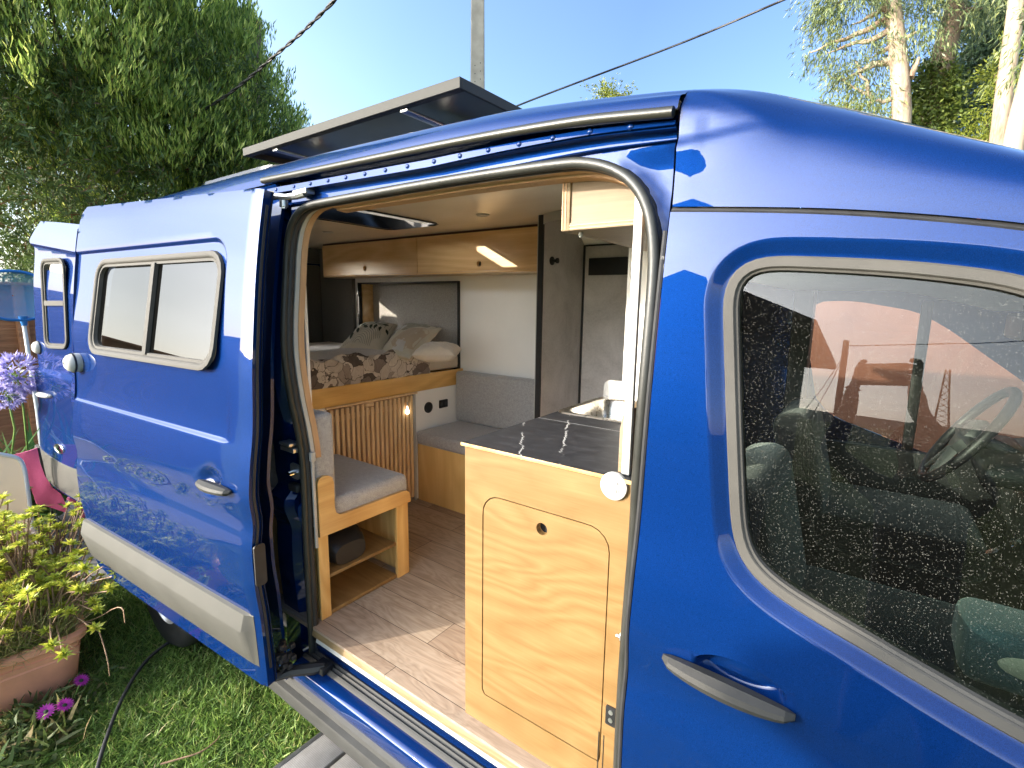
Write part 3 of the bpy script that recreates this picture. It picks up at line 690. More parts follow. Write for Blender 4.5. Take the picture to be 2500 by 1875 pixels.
# inner shell and edges so that the door has its thickness
V2, F2 = panel2d(np.array(dout), [swin], .06)
mb = MB(); oo = resample(np.array(dout), .03)
rows = []
for f_ in (0, .25, 1):
    rows.append([DW(a+(.008*f_ if a < .02 else 0), -float(dprof(b))-.012*.6*(1-float(sstep(0, .035, a)))-.040*f_, b) for a, b in oo])
mb.loft(rows, True)
build(mb, 'door_edge', M['paint'], sdoor, 60)
P = np.array([DW(a, -float(dprof(b))-.040, b) for a, b in V2]); finish('door_lining', P, F2, M['black'], sdoor, 60, fixn=False)
mb = MB().prism(rrect(-.02, .02, .93, 1.08, .012), lambda a, b, t: DW(-.002-t, -float(dprof(1.0))-.03+a, b), .006)
build(mb, 'door_latch', M['rubber'], sdoor)
mb = MB().tube([DW(.006, -float(dprof(zq))-.026, zq) for zq in np.linspace(.6, 2.2, 50)], .007, 6); build(mb, 'edge_rubber', M['rubber'], sdoor)
# lower cladding with a bevelled top
cl = []
for a in np.r_[np.linspace(.03, .07, 4), np.linspace(.1, ru-.02, 20), [ru+.008]]:
    k = float(sstep(.03, .075, a)); b0 = .600; b1 = .812+.0*a
    base = lambda q: -float(dprof(q))
    cl.append([DW(a, base(b1)-.002, b1), DW(a, base(b1)+.012*k, b1-.006), DW(a, base(.75)+.030*k, .752), DW(a, base(.74)+.0315*k, .742), DW(a, base(b0)+.004*k, b0+.008), DW(a, base(b0)-.002, b0)])
mb = MB().loft(cl); build(mb, 'cladding', M['clad'], sdoor, 25)
# window: outer frame, two panes, centre post
def door_win(parent, P3, out, inner_w=.028, mats=('trim', 'tint'), split=None, vertical=True):
    O = resample(out, n=96); rows = []
    for dd, oo_ in ((.016, .0), (.014, .010), (.0, .012), (-.008, .008), (-.010, .003), (-.020, .003), (-.022, -.012)):
        q = offset_poly(O, dd); rows.append([P3(a, oo_, b) for a, b in q])
    rows = [[r[i] for r in rows] for i in range(len(O))]; rows.append(rows[0])
    fr = build(MB().loft(rows), 'window_frame', M[mats[0]], parent, 50)
    a0, a1 = O[:, 0].min(), O[:, 0].max(); b0, b1 = O[:, 1].min(), O[:, 1].max()
    if vertical:
        s = split; poly = [(s-.018, b0+.012), (s+.018, b0+.012), (s+.018, b1-.012), (s-.018, b1-.012)]
    else:
        s = split; poly = [(a0+.012, s-.02), (a1-.012, s-.02), (a1-.012, s+.02), (a0+.012, s+.02)]
    mb = MB(); pr = [(0, -.01), (.0, .006), (.008, .009), (.9, .009), (1, .006), (1, -.01)]
    if vertical: rows = [[P3(s-.016+.032*t, o_, b) for t, o_ in pr] for b in np.linspace(b0+.015, b1-.015, 8)]
    else: rows = [[P3(a, o_, s-.016+.032*t) for t, o_ in pr] for a in np.linspace(a0+.015, a1-.015, 8)]
    build(MB().loft(rows), 'window_post', M[mats[0]], parent, 40)
    for side in (0, 1):
        Q = offset_poly(O, -.018)
        Q = np.array([((min(a, s-.01) if side == 0 else max(a, s+.01)), b) if vertical else (a, (min(b, s-.01) if side == 0 else max(b, s+.01))) for a, b in Q])
        V_, F_ = panel2d(resample(Q, .03), [], .08)
        build(MB().add([P3(a, -.012 if side else -.006, b) for a, b in V_], [tuple(q) for q in F_]), 'window_pane', M[mats[1]], parent, 180)
    V_, F_ = panel2d(resample(offset_poly(O, -.004), .04), [], .08)
    build(MB().add([P3(a, -.05, b) for a, b in V_], [tuple(q) for q in F_]), 'window_blind', M['black'], parent, 180)
msplit = SD((.36163*1015, 450+.36163*850))[0]
o_mid = -float(dprof((za+zb)/2)); slope = .185
door_win(sdoor, lambda a, o_, b: DW(a, o_mid-slope*(b-(za+zb)/2)+o_, b), swin, split=msplit)
# the frame is flat while the skin is curved: a thin bedding gasket closes the joint
hA, hB = SD((487, 1155)), SD((575, 1210))
def pls(u_, o_, w_): 
    a = (hA[0]+hB[0])/2+u_; b = 1.255+w_
    return DW(a, -float(dprof(b))+o_, b)
bar_handle(sdoor, pls, .20)
# puck lock on the trailing edge
pk = SD((190, 885)); pc = Vector(DW(ru-.055, -float(dprof(pk[1])), pk[1])); ax = Vector(DN)
def puck(parent, c, ax):
    c = Vector(c); mb = MB().lathe(c-ax*.005, ax, [(.044, 0), (.045, .012), (.043, .030), (.036, .046), (.022, .056), (.010, .058), (.010, .054), (0, .054)], 28)
    b = build(mb, 'puck_lock', M['whiteplastic'], parent, 50)
    build(MB().lathe(c+ax*.018, ax, [(.0462, 0), (.0465, .002), (.0465, .006), (.0462, .008)], 28), 'lock_band', M['rubber'], b)
puck(sdoor, pc, ax)

# ---- rear door, swung open towards the back --------------------------------
RO = np.array([-4.06, .945, 0]); RD = np.array([-.97, -.115, 0]); RD /= np.linalg.norm(RD); RN = np.array([RD[1], -RD[0], 0])
if RN[1] > 0: RN = -RN
def RW(u, o_, z): p = RO+RD*u+RN*o_; return (p[0], p[1], z)
def SR(px):
    p = onplane(px, RN, RN@RO); return (float((p-RO)@RD), float(p[2]))
q5 = lambda L: [(.2833*x, 830+.2833*y) for x, y in L]
q1 = lambda L: [(.36163*x, 450+.36163*y) for x, y in L]
left = q1([(235, 245), (215, 300), (195, 370), (200, 405), (218, 430), (222, 600), (232, 800), (240, 1000), (248, 1120)])+q5([(335, 225), (318, 260), (322, 400), (328, 560), (308, 640), (302, 740), (315, 850), (325, 900)])
bottom = q5([(335, 1000), (365, 1130), (420, 1210), (520, 1290), (620, 1350), (700, 1395), (790, 1420)])
L2 = [SR(p) for p in left]; B2 = [SR(p) for p in bottom]
top = [SR(p) for p in q1([(560, 275), (515, 268), (420, 258), (330, 250)])]
rd_out = np.array(L2+B2+[(-.14, B2[-1][1]-.02), (-.14, top[0][1]-.01)]+top)
V, F = panel2d(rd_out, [], .025)
RDX = rd_out
def rprof(z): return (dprof(z)+.0)*.55
gutR = [SR(p) for p in q1([(200, 405), (280, 415), (400, 437), (515, 468)])]
gline = np.polyfit([g[0] for g in gutR], [g[1] for g in gutR], 1)
beltR = [SR(p) for p in q5([(340, 228), (450, 275), (560, 318), (660, 310)])]
bline = np.polyfit([g[0] for g in beltR], [g[1] for g in beltR], 1)
cladR = [SR(p) for p in q5([(322, 900), (420, 965), (520, 1030), (620, 1080), (715, 1105)])]
cfit = np.polyfit([g[0] for g in cladR], [g[1] for g in cladR], 2)
uu_ = np.arange(-.13, .86, .012); V, F = panel2d(RDX, [], .025, [np.stack([uu_, np.polyval(gline, uu_)+dd_], 1) for dd_ in (-.014, -.007, 0, .006)]+[np.stack([uu_, np.polyval(bline, uu_)+dd_], 1) for dd_ in (-.03, -.015, 0, .012)])
u, z = V[:, 0], V[:, 1]
zz = z-np.polyval(gline, u); zb_ = z-np.polyval(bline, u)
o = -.45*np.maximum(0, zz)**1.2*.6-.012*(1-sstep(-.012, .004, zz))*sstep(-.30, -.05, zz)
o += .014*(1-sstep(-.03, .01, zb_))+.02*np.sin(np.clip((z-.75)/.6, 0, 1)*math.pi)*-1
o += -.03*sstep(.72, .86, u)**2
rdoor = finish('rear_door', np.array([RW(a, b, c) for a, b, c in zip(u, o, z)]), F[:, ::-1], M['paint'], van, 180, fixn=False, solid=.05)
# lower grey band
cb = [(a, b) for a, b in zip(u, z)]
lo_u = np.array([b[0] for b in B2]+[-.14]); lo_z = np.array([b[1] for b in B2]+[B2[-1][1]-.02]); od = np.argsort(lo_u)
rows = []
for a in np.linspace(-.1, max(c[0] for c in cladR), 20):
    zt_ = float(np.polyval(cfit, a)); zl = float(np.interp(a, lo_u[od], lo_z[od]))
    rows.append([RW(a, [0.0, .016, .022, .016, 0.0][i], zt_+(zl-zt_)*t) for i, t in enumerate((0, .05, .5, .95, 1.0))])
build(MB().loft(rows), 'cladding', M['clad'], rdoor, 40)
rq = [np.array(SR(p)) for p in q1([(322, 1092), (462, 1098), (437, 512), (291, 518)])]     # window corners on the door skin
def RQ(a, o_, b):
    p = rq[0]*(1-a)*(1-b)+rq[1]*a*(1-b)+rq[2]*a*b+rq[3]*(1-a)*b; return RW(p[0], o_+.004, p[1])
wq = abs(rq[1][0]-rq[0][0]); hq = abs(rq[3][1]-rq[0][1])
door_win(rdoor, lambda a, o_, b: RQ(a/wq, o_, b/hq), rrect(0, wq, 0, hq, .055, 6), split=hq*.515, vertical=False)
pk2 = SR(q5([(330, 65)])[0]); puck(rdoor, RW(pk2[0], -.02, pk2[1]), Vector(RN))
h2 = SR(q5([(400, 470)])[0])
bar_handle(rdoor, lambda u_, o_, w_: RW(h2[0]+u_, o_, h2[1]+w_), .2, 'whiteplastic')
bd = SR(q5([(520, 935)])[0])
mb = MB()
rows = [[RW(bd[0]+.075*s_*math.cos(t), h_, bd[1]+.035*s_*math.sin(t)) for t in np.linspace(0, 2*math.pi, 28, endpoint=False)] for s_, h_ in ((1, 0), (1, .010), (.92, .012), (.88, .008), (.2, .010))]
mb.loft(rows, True); build(mb, 'oval_badge', M['chrome'], rdoor, 40)
# ---- wheel ------------------------------------------------------------------
wc = Vector((-3.0, 1.03, .35))
mb = MB().lathe(wc-Vector((0, .11, 0)), (0, 1, 0), [(.20, .01), (.25, 0), (.31, .004), (.338, .03), (.345, .06), (.345, .16), (.338, .19), (.31, .215), (.2, .21)], 40)
wheel = bpy.data.objects.new('rear_wheel', None); col.objects.link(wheel); wheel.location = wc; wheel.parent = van; wheel.matrix_parent_inverse = PINV[van.name]; PINV[wheel.name] = Matrix.Translation(wc).inverted()
build(mb, 'tyre', M['rubber'], wheel, 40)
build(MB().lathe(wc-Vector((0, .10, 0)), (0, 1, 0), [(0, .03), (.06, .03), (.065, .045), (.15, .06), (.195, .02), (.205, .0), (.205, .2)], 40), 'rim', M['alu'], wheel, 40)
mb = MB()
for sx_ in (.62,): mb.lathe(Vector((sx_, .92, .35)), (0, 1, 0), [(0, 0), (.25, 0), (.31, .004), (.338, .03), (.345, .06), (.345, .16), (.338, .19), (.25, .215)], 30)
VB(mb, 'front_wheel', 'rubber')
VB(MB().box(-4.0, 1.0, 1.15, 2.7, .34, .48, .02), 'underbody', 'dark')
mb = MB().box(1.0, 1.9, 1.0, 2.8, .45, 1.15, .12); VB(mb, 'bonnet', 'paint')
# ---- solar panel on the roof ------------------------------------------------
sz = 2.635
s0 = PZ((587, 362), sz+.035); s1 = PZ((1128, 190), sz+.035)
sx0, sx1, sy0, sy1 = s0[0], s1[0], (s0[1]+s1[1])/2, (s0[1]+s1[1])/2+.80
sl = Matrix.Translation((0, sy0, sz))@Matrix.Rotation(R(1.0), 4, 'X')@Matrix.Translation((0, -sy0, -sz))
mb = MB()
mb.box(sx0, sx1, sy0, sy0+.012, sz, sz+.037, .0015, 1, mat=sl).box(sx0, sx1, sy1-.012, sy1, sz, sz+.037, .0015, 1, mat=sl)
mb.box(sx0, sx0+.012, sy0+.0122, sy1-.0122, sz, sz+.037, .0015, 1, mat=sl).box(sx1-.012, sx1, sy0+.0122, sy1-.0122, sz, sz+.037, .0015, 1, mat=sl)
mb.box(sx0+.012, sx1-.012, sy0+.0122, sy0+.035, sz, sz+.002, 0, mat=sl)
solar = VB(mb, 'solar_panel', 'alutrim')
build(MB().box(sx0+.013, sx1-.013, sy0+.013, sy1-.013, sz+.026, sz+.032, 0, mat=sl), 'cell_sheet', M['panelback'], solar)
for a, b in ((sx0+.25, sx0+.29), (sx1-.33, sx1-.29)):
    build(MB().box(a, b, sy0+.02, sy1-.02, sz-.012, sz-.001, .002).box(a, b, sy0+.25, sy0+.29, 2.40, sz-.0121, .002), 'mounting_bar', M['alu'], solar)

# ================================================================== INTERIOR (lining belongs to the van)
mb = MB().box(-3.95, XS-.05, 1.012, 2.66, ZF-.018, ZF); VB(mb, 'floor', 'floor')
CZ = 2.33
# ceiling with a roof light cut out
SKX = (-2.47, -2.04); SKY = (1.50, 2.12)
V, F = panel2d(np.array([(-3.97, 1.085), (XS-.05, 1.085), (XS-.05, 2.66), (-3.97, 2.66)]), [rrect(*SKX, *SKY, .05)], .12)
finish('ceiling', np.array([(a, b, CZ) for a, b in V]), F[:, ::-1], M['ceil'], van, 0, fixn=False)
sk = resample(rrect(*SKX, *SKY, .05), n=48); dk = resample(rrect(-2.70, -1.98, 1.14, 2.18, .08), n=48)
rl = VB(MB().loft([[(a, b, CZ-.006) for a, b in offset_poly(sk, .012)], [(a, b, CZ-.008) for a, b in sk], [(a+(-.0 if a > -2.25 else -.20), b-(.30 if b < 1.8 else 0), 2.425 if b < 1.8 else 2.437) for a, b in sk]], True), 'roof_light', 'black', smooth=40)
mb = MB().tube([(SKX[1]-.09, SKY[1]-.03, CZ+.03), (SKX[1]-.02, SKY[1]-.13, CZ+.05)], .006, 6).box(SKX[1]-.16, SKX[1]-.12, SKY[1]-.025, SKY[1]-.01, CZ+.02, CZ+.035, .002)
build(mb, 'window_stay', M['alu'], rl)
blind_m = leafmat('translucent_blind', [(0, (.8, .8, .78)), (1, (.8, .8, .78))], .6, .6)
mb = MB()
mb.box(SKX[1]-.12, SKX[1]-.002, SKY[0]+.005, SKY[1]-.02, CZ+.006, CZ+.009)
build(mb, 'pleated_blind', blind_m, rl)
build(MB().loft([[(a, b, 2.40) for a, b in dk], [(a, b, 2.432) for a, b in dk], [(a, b, 2.448) for a, b in offset_poly(dk, -.06)], [(a, b, 2.455) for a, b in offset_poly(dk, -.2)]], True), 'dome', M['clear'], rl, 60)
for i, pp in enumerate([(1178, 524), (965, 480), (800, 566)]):
    q = PZ(pp, CZ); VB(MB().lathe((q[0], q[1], CZ), (0, 0, -1), [(.034, 0), (.034, .004), (.028, .006), (.026, .003), (0, .003)], 24), 'downlight', 'whiteplastic')
# walls
NX0, NX1, NZ0, NZ1 = -3.42, -2.365, 1.43, 2.032
V, F = panel2d(np.array([(-3.53, ZF), (-1.40, ZF), (-1.40, CZ), (-3.49, CZ)]), [[(NX0, NZ0), (NX1, NZ0), (NX1, NZ1), (NX0, NZ1)]], .12)
finish('wall_lining', np.array([(a, 2.63, b) for a, b in V]), F, M['white'], van, 0, fixn=False)
mb = MB().box(NX0, NX1, 2.735, 2.75, NZ0, NZ1)
niche = VB(mb, 'headboard_niche', 'niche')
mb = MB().box(NX0-.012, NX0, 2.60, 2.74, NZ0, NZ1+.01, .001).box(NX0, NX1, 2.61, 2.74, NZ1, NZ1+.01, .001).box(NX1, NX1+.010, 2.61, 2.74, NZ0, NZ1+.01, .001)
build(mb, 'niche_trim', M['black'], niche)
build(MB().box(NX0+.001, NX0+.012, 2.632, 2.735, NZ0, NZ1-.001), 'niche_reveal', M['ohead'], niche)
# rear pillar, closed rear door lining and header, felt covered
mb = MB().box(-3.93, -3.50, 2.60, 2.70, ZF, CZ); VB(mb, 'rear_pillar_lining', 'felt')
mb = MB().box(-3.96, -3.93, 1.86, 2.60, .7, 2.19, .01); rl2 = VB(mb, 'rear_door_lining', 'felt')
build(MB().box(-3.945, -3.925, 2.602, 2.63, .7, 2.18), 'lining_gap', M['black'], rl2)
mb = MB().box(-3.955, -3.925, 1.1, 2.60, 2.205, CZ, .006); VB(mb, 'rear_header', 'felt')
mb = MB().box(-4.02, -3.97, 1.86, 2.85, .5, 2.3, .02); VB(mb, 'left_rear_door', 'paint')
# near-side lining edge seen between seal and interior, and wall behind the seat
le = [p for p in opo if p[0] < -1.5 and p[1] > 1.30]
rows = [[(a-.01, SEAL(b)+.03, b), (a+.010, SEAL(b)+.031, b-.0), (a+.012, SEAL(b)+.044, b)] for a, b in le]
VB(MB().loft(rows), 'lining_edge', 'whiteplastic', smooth=40)
rows = [[(a+.012, SEAL(b)+.0445, b), (a+.016, SEAL(b)+.046, b), (a+.018, SEAL(b)+.066, b)] for a, b in le]
VB(MB().loft(rows), 'lining_edge', 'tan', smooth=40)
mb = MB().box(-3.92, -1.74, 1.078, 1.09, ZF, CZ); VB(mb, 'near_wall_lining', 'white')
le = [p for p in opo if p[1] > 2.05 and p[0] > -1.5]
rows = [[(a, SEAL(b)+.03, b-.010), (a, SEAL(b)+.05, b-.012), (a, SEAL(b)+.052, b-.018), (a, SEAL(b)+.09, b-.02)] for a, b in le]
VB(MB().loft(rows), 'header_edge', 'tan', smooth=30)
mb = MB().box(-1.684, -1.668, 1.03, 1.05, 1.30, 1.335, .003); VB(mb, 'belt_cover', 'whiteplastic')
mb = MB().box(-1.682, -1.674, 1.035, 1.046, .95, 1.30, .001); VB(mb, 'white_conduit', 'whiteplastic')
# shower: partition and far wall of stone-look board, black trims, curved rail
PX0 = -1.40
mb = MB().box(PX0-.018, PX0, 2.185, 2.63, ZF, CZ); part = VB(mb, 'shower_partition', 'bath')
build(MB().box(PX0-.024, PX0+.004, 2.172, 2.185, ZF, CZ), 'edge_trim', M['black'], part)
build(MB().box(PX0-.030, PX0-.0242, 2.174, 2.187, ZF, CZ), 'edge_strip', M['whiteplastic'], part)
mb = MB().box(PX0, XS-.2, 2.612, 2.632, ZF, 2.225); sw_ = VB(mb, 'shower_wall', 'bath')
build(MB().box(PX0, PX0+.010, 2.603, 2.612, ZF, 2.225).box(PX0+.01, XS-.2, 2.603, 2.612, 2.218, 2.226), 'corner_trim', M['black'], sw_)
mb = MB().add([(PX0, 2.612, 2.226), (XS-.2, 2.612, 2.226), (XS-.2, 2.50, CZ), (PX0, 2.50, CZ)], [(0, 1, 2, 3)]); VB(mb, 'cove_lining', 'white', solid=.004)
arc = [(PX0+.40-.40*math.cos(a)*1.0, 2.19-.12*math.sin(a)*1.0, CZ-.03) for a in np.linspace(0, math.pi/2, 14)]
mb = MB(); mb.loft([[(a, b, CZ-.045), (a, b, CZ-.002)] for a, b, c in arc]); VB(mb, 'curtain_rail', 'whiteplastic', solid=.006)
# front bulkhead edge lining behind the pole
mb = MB().box(-.84, XS-.15, 1.94, 1.955, 1.51, 2.2); VB(mb, 'cab_divider', 'white')
mb = MB().box(XS-.052, XS-.04, 1.10, 1.95, ZF, 1.50); VB(mb, 'cab_partition', 'niche')

# ================================================================== FURNITURE (things standing in the van)
# ---- kitchen unit ------------------------------------------------------------
kx0, kx1, ky0, ky1, kz0, kz1 = -.930, -.41, 1.058, 1.962, ZF+.001, 1.494
kit = thing('kitchen_unit', 'pine plywood kitchen cabinet with routed door and slate worktop by the door opening', 'kitchen cabinet', (-.67, 1.5, ZF))
dr = rrect(-.861, -.472, .728, 1.362, [.055, .055, .006, .006], 8)
outl = np.array([(kx0, kz0), (kx1, kz0), (kx1, kz1), (kx0, kz1)])
def flat(name, outline, holes, y0, t, mat, parent, step=.12, sm=30):
    V, F = panel2d(outline, holes, step)
    return finish(name, np.array([(a, y0, b) for a, b in V]), F, mat, parent, sm, fixn=False, solid=t)
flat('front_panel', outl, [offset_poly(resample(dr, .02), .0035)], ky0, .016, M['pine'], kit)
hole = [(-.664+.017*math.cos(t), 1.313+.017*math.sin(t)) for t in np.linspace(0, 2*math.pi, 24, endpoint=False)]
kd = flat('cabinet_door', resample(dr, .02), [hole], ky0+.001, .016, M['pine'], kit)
build(MB().loft([[(a, ky0+.001, b) for a, b in hole], [(a, ky0+.02, b) for a, b in hole]], True), 'finger_hole', M['piney'], kd)
build(MB().box(kx0+.02, kx1-.01, ky0+.024, ky0+.03, kz0, kz1-.01), 'carcass_back', M['dark'], kit)
build(MB().box(kx0, kx0+.016, ky0+.018, ky1, kz0, kz1, .001), 'side_panel', M['pinev'], kit)
V, F = panel2d(np.array([(kx0-.008, ky0-.006), (kx1-.0, ky0-.006), (kx1, ky1+.02), (kx0-.008, ky1+.02)]), [rrect(-.930, -.48, 1.57, 1.948, .04)], .1)
finish('worktop', np.array([(a, b, 1.503) for a, b in V]), F, M['worktop'], kit, 30, fixn=False, solid=.011)
build(MB().box(kx0-.0095, kx1, ky0-.0085, ky0-.006, 1.4935, 1.5025, .0005), 'worktop_edge', M['pinev'], kit)
sr = resample(rrect(-.940, -.47, 1.560, 1.957, .045), n=80); si = resample(rrect(-.910, -.50, 1.595, 1.925, .06), n=80)
sink = build(MB().loft([[(a, b, 1.504) for a, b in sr], [(a, b, 1.5085) for a, b in offset_poly(sr, -.004)], [(a, b, 1.5065) for a, b in offset_poly(si, .006)], [(a, b, 1.500) for a, b in si], [(a, b, 1.40) for a, b in offset_poly(si, -.015)], [(a, b, 1.385) for a, b in offset_poly(si, -.05)], [(a, b, 1.384) for a, b in offset_poly(si, -.13)]], True), 'sink', M['steel'], kit, 40)
build(MB().prism(rrect(-.935, -.45, 1.503, 1.580, [.02, .03, .001, .001]), lambda a, b, t: (a, 1.966+t, b), .012), 'splashback', M['whiteplastic'], kit)
build(MB().add([(-.481, ky0+.002, 1.5036), (-.452, ky0+.13, 1.5036), (-.449, ky0+.13, 1.5036), (-.478, ky0+.002, 1.5036)], [(0, 1, 2, 3)]), 'worktop_cut', M['black'], kit)
mb = MB().prism(rrect(-.458, -.430, .852, .905, .004), lambda a, b, t: (a, ky0-t, b), .004); sk_ = build(mb, 'power_socket', M['black'], kit)
build(MB().disc((-.444, ky0-.004, .890), (0, -1, 0), .006, .002, 12).disc((-.444, ky0-.004, .868), (0, -1, 0), .006, .002, 12), 'socket_port', M['alu'], sk_)
build(MB().box(-.476, -.474, ky0-.0012, ky0, .64, .815).box(-.462, -.460, ky0-.0012, ky0, .63, .812), 'vent_slot', M['black'], kit)
build(MB().box(kx1-.02, kx1-.002, ky0-.012, ky0, 1.10, 1.118, .002).disc((kx1-.016, ky0-.008, 1.109), (-1, 0, 0), .004, .012, 8), 'door_bolt', M['alu'], kit)
# ---- round white wall switch with letters -------------------------------------
sw0 = thing('remote_switch', 'round white wireless switch lettered A B C D on the cabinet front', 'switch', (-.464, ky0-.006, 1.452))
sc = Vector((-.464, ky0, 1.480))
build(MB().lathe(sc, (0, -1, 0), [(.0335, 0), (.034, .003), (.033, .009), (.030, .0105), (0, .0105)], 40), 'switch_body', M['whiteplastic'], sw0, 50)
def text(body, size, loc, rot, mat, name, parent, ext=.0004):
    cu = bpy.data.curves.new(name, 'FONT'); cu.body = body; cu.size = size; cu.align_x = 'CENTER'; cu.align_y = 'CENTER'; cu.extrude = ext
    t = bpy.data.objects.new(name, cu); col.objects.link(t); dg = bpy.context.evaluated_depsgraph_get()
    me = bpy.data.meshes.new_from_object(t.evaluated_get(dg)); bpy.data.objects.remove(t)
    mat4 = Matrix.Translation(loc)@rot
    return finish(name, [mat4@v.co for v in me.vertices], [tuple(p.vertices) for p in me.polygons], mat, parent, 0)
rotf = Matrix.Rotation(R(90), 4, 'X')
for ch, dx, dz in (('A', -.0105, .009), ('B', .0115, .009), ('C', -.0105, -.010), ('D', .0115, -.010)):
    text(ch, .0095, Vector((sc.x+dx, ky0-.0107, sc.z+dz)), rotf, M['cabgrey'], 'switch_letter', sw0)
# ---- support pole, chopping board ----------------------------------------------
tag(build(MB().box(-.458, -.438, 1.075, 1.089, 1.5045, CZ, .002), 'support_post', M['whiteplastic']), 'slim white upright post standing on the worktop at the door side', 'post')
bd_ = [(1.175+a, 1.5045+b) for a, b in [(0, 0), (0, .105), (.012, .135), (.04, .15), (.09, .155), (.20, .155), (.20, 0)]]
tag(build(MB().prism(bd_, lambda a, b, t: (-.470+t, a-.09, b), .016), 'chopping_board', M['rawply'], None, 50), 'small pale wooden board with rounded corner standing upright on the worktop', 'chopping board')
# ---- bench -----------------------------------------------------------------------
bench = thing('bench_seat', 'plywood bench box along the far wall between bed and shower', 'bench', (-1.87, 2.4, ZF))
build(MB().box(-2.325, PX0-.022, 2.185, 2.20, ZF+.001, ZF+.375, .001), 'front_board', M['pinebench'], bench)
build(MB().box(-2.325, PX0-.022, 2.2005, 2.63, ZF+.345, ZF+.374), 'seat_board', M['pinebench'], bench)
def cushion(x0, x1, y0, y1, z0, z1, r=.022, crown=.012):
    mb = MB().box(x0, x1, y0, y1, z0, z1, r, 4)
    return mb
tag(build(cushion(-2.322, PX0-.025, 2.165, 2.625, ZF+.377, ZF+.462), 'seat_cushion', M['fabric'], None, 60), 'long grey bench cushion lying on the plywood bench', 'cushion')
mb = MB().box(-2.32, PX0-.027, 2.535, 2.622, 0, .345, .02, 4, mat=Matrix.Translation((0, 0, ZF+.464)))
tag(build(mb, 'back_cushion', M['fabric'], None, 60), 'long grey back cushion leaning on the white wall above the bench', 'cushion')
# ---- bed -----------------------------------------------------------------------
bed = thing('bed_platform', 'raised bed platform with oiled front board and slatted door below', 'bed', (-3.1, 1.85, ZF))
build(MB().box(-2.35, -2.33, 1.07, 2.655, 1.335, 1.442, .004), 'front_board', M['oak'], bed)
build(MB().box(-3.9, -2.351, 1.07, 2.625, 1.40, 1.43), 'platform', M['oak'], bed)
build(MB().box(-2.346, -2.336, 2.165, 2.62, ZF+.001, 1.334), 'white_panel', M['white'], bed)
build(MB().box(-2.346, -2.336, 1.07, 1.545, ZF+.001, 1.334), 'white_panel', M['white'], bed)
build(MB().box(-2.336, -2.322, 2.155, 2.172, ZF+.001, 1.335, .002), 'white_strip', M['whiteplastic'], bed)
sd = bpy.data.objects.new('slatted_door', None); col.objects.link(sd); sd.location = (-2.335, 1.85, ZF); sd.parent = bed; sd.matrix_parent_inverse = PINV[bed.name]; PINV[sd.name] = Matrix.Translation(sd.location).inverted()
build(MB().box(-2.375, -2.365, 1.545, 2.155, ZF+.01, 1.33), 'door_backing', M['tan'], sd)
NS = 18
for i in range(NS):
    yc_ = 1.568+(2.138-1.568)*i/(NS-1); top_ = 1.318
    if 7 <= i <= 8: top_ = 1.296
    build(MB().box(-2.338, -2.322, yc_-.0095, yc_+.0095, ZF+.03, top_, .002), 'slat', M['slat'], sd)
for a in (1.245, .80): build(MB().box(-2.352, -2.3385, 1.55, 2.15, a, a+.03, .001), 'cross_bar', M['slat'], sd)
build(MB().box(-2.330, -2.310, 1.53, 2.178, 1.326, 1.338, .003), 'door_rail', M['slat'], sd)
build(MB().box(-2.345, -2.318, 1.785, 1.845, 1.300, 1.322, .003), 'finger_notch', M['slat'], sd)
lm, lnt, lb = nmat('warm_spot_glow'); setp(lb, Roughness=.3); lb.inputs['Emission Color'].default_value = (1, .86, .62, 1); lb.inputs['Emission Strength'].default_value = 1.6  # emissive pear shape added for a bright spot on the slats
bl = thing('glow_spot', 'small glowing pear-shaped spot on the slatted door under the bed', 'lamp', (-2.31, 2.09, 1.22))
build(MB().lathe((-2.312, 2.092, 1.262), (0, 0, -1), [(.003, 0), (.004, .012), (.010, .026), (.013, .038), (.010, .050), (0, .054)], 14), 'spot_body', lm, bl, 60)
build(MB().lathe((-2.312, 2.092, 1.285), (0, 0, -1), [(0, 0), (.004, 0), (.004, .024), (0, .024)], 10), 'spot_stub', M['whiteplastic'], bl)
# socket and speaker on the white panel
tag(build(MB().lathe((-2.336, 2.294, 1.216), (1, 0, 0), [(.036, 0), (.036, .006), (.030, .008), (.026, .004), (0, .004)], 30), 'round_speaker', M['black']), 'round black vent set into the white panel below the bed', 'vent')
s_ = thing('wall_socket', 'black rectangular socket on the white panel beside the round vent', 'socket', (-2.335, 2.432, 1.19))
build(MB().box(-2.336, -2.328, 2.392, 2.474, 1.193, 1.248, .006), 'socket_plate', M['black'], s_)
build(MB().disc((-2.328, 2.413, 1.220), (1, 0, 0), .012, .001, 16).disc((-2.328, 2.452, 1.220), (1, 0, 0), .012, .001, 16), 'socket_hole', M['cabgrey'], s_)
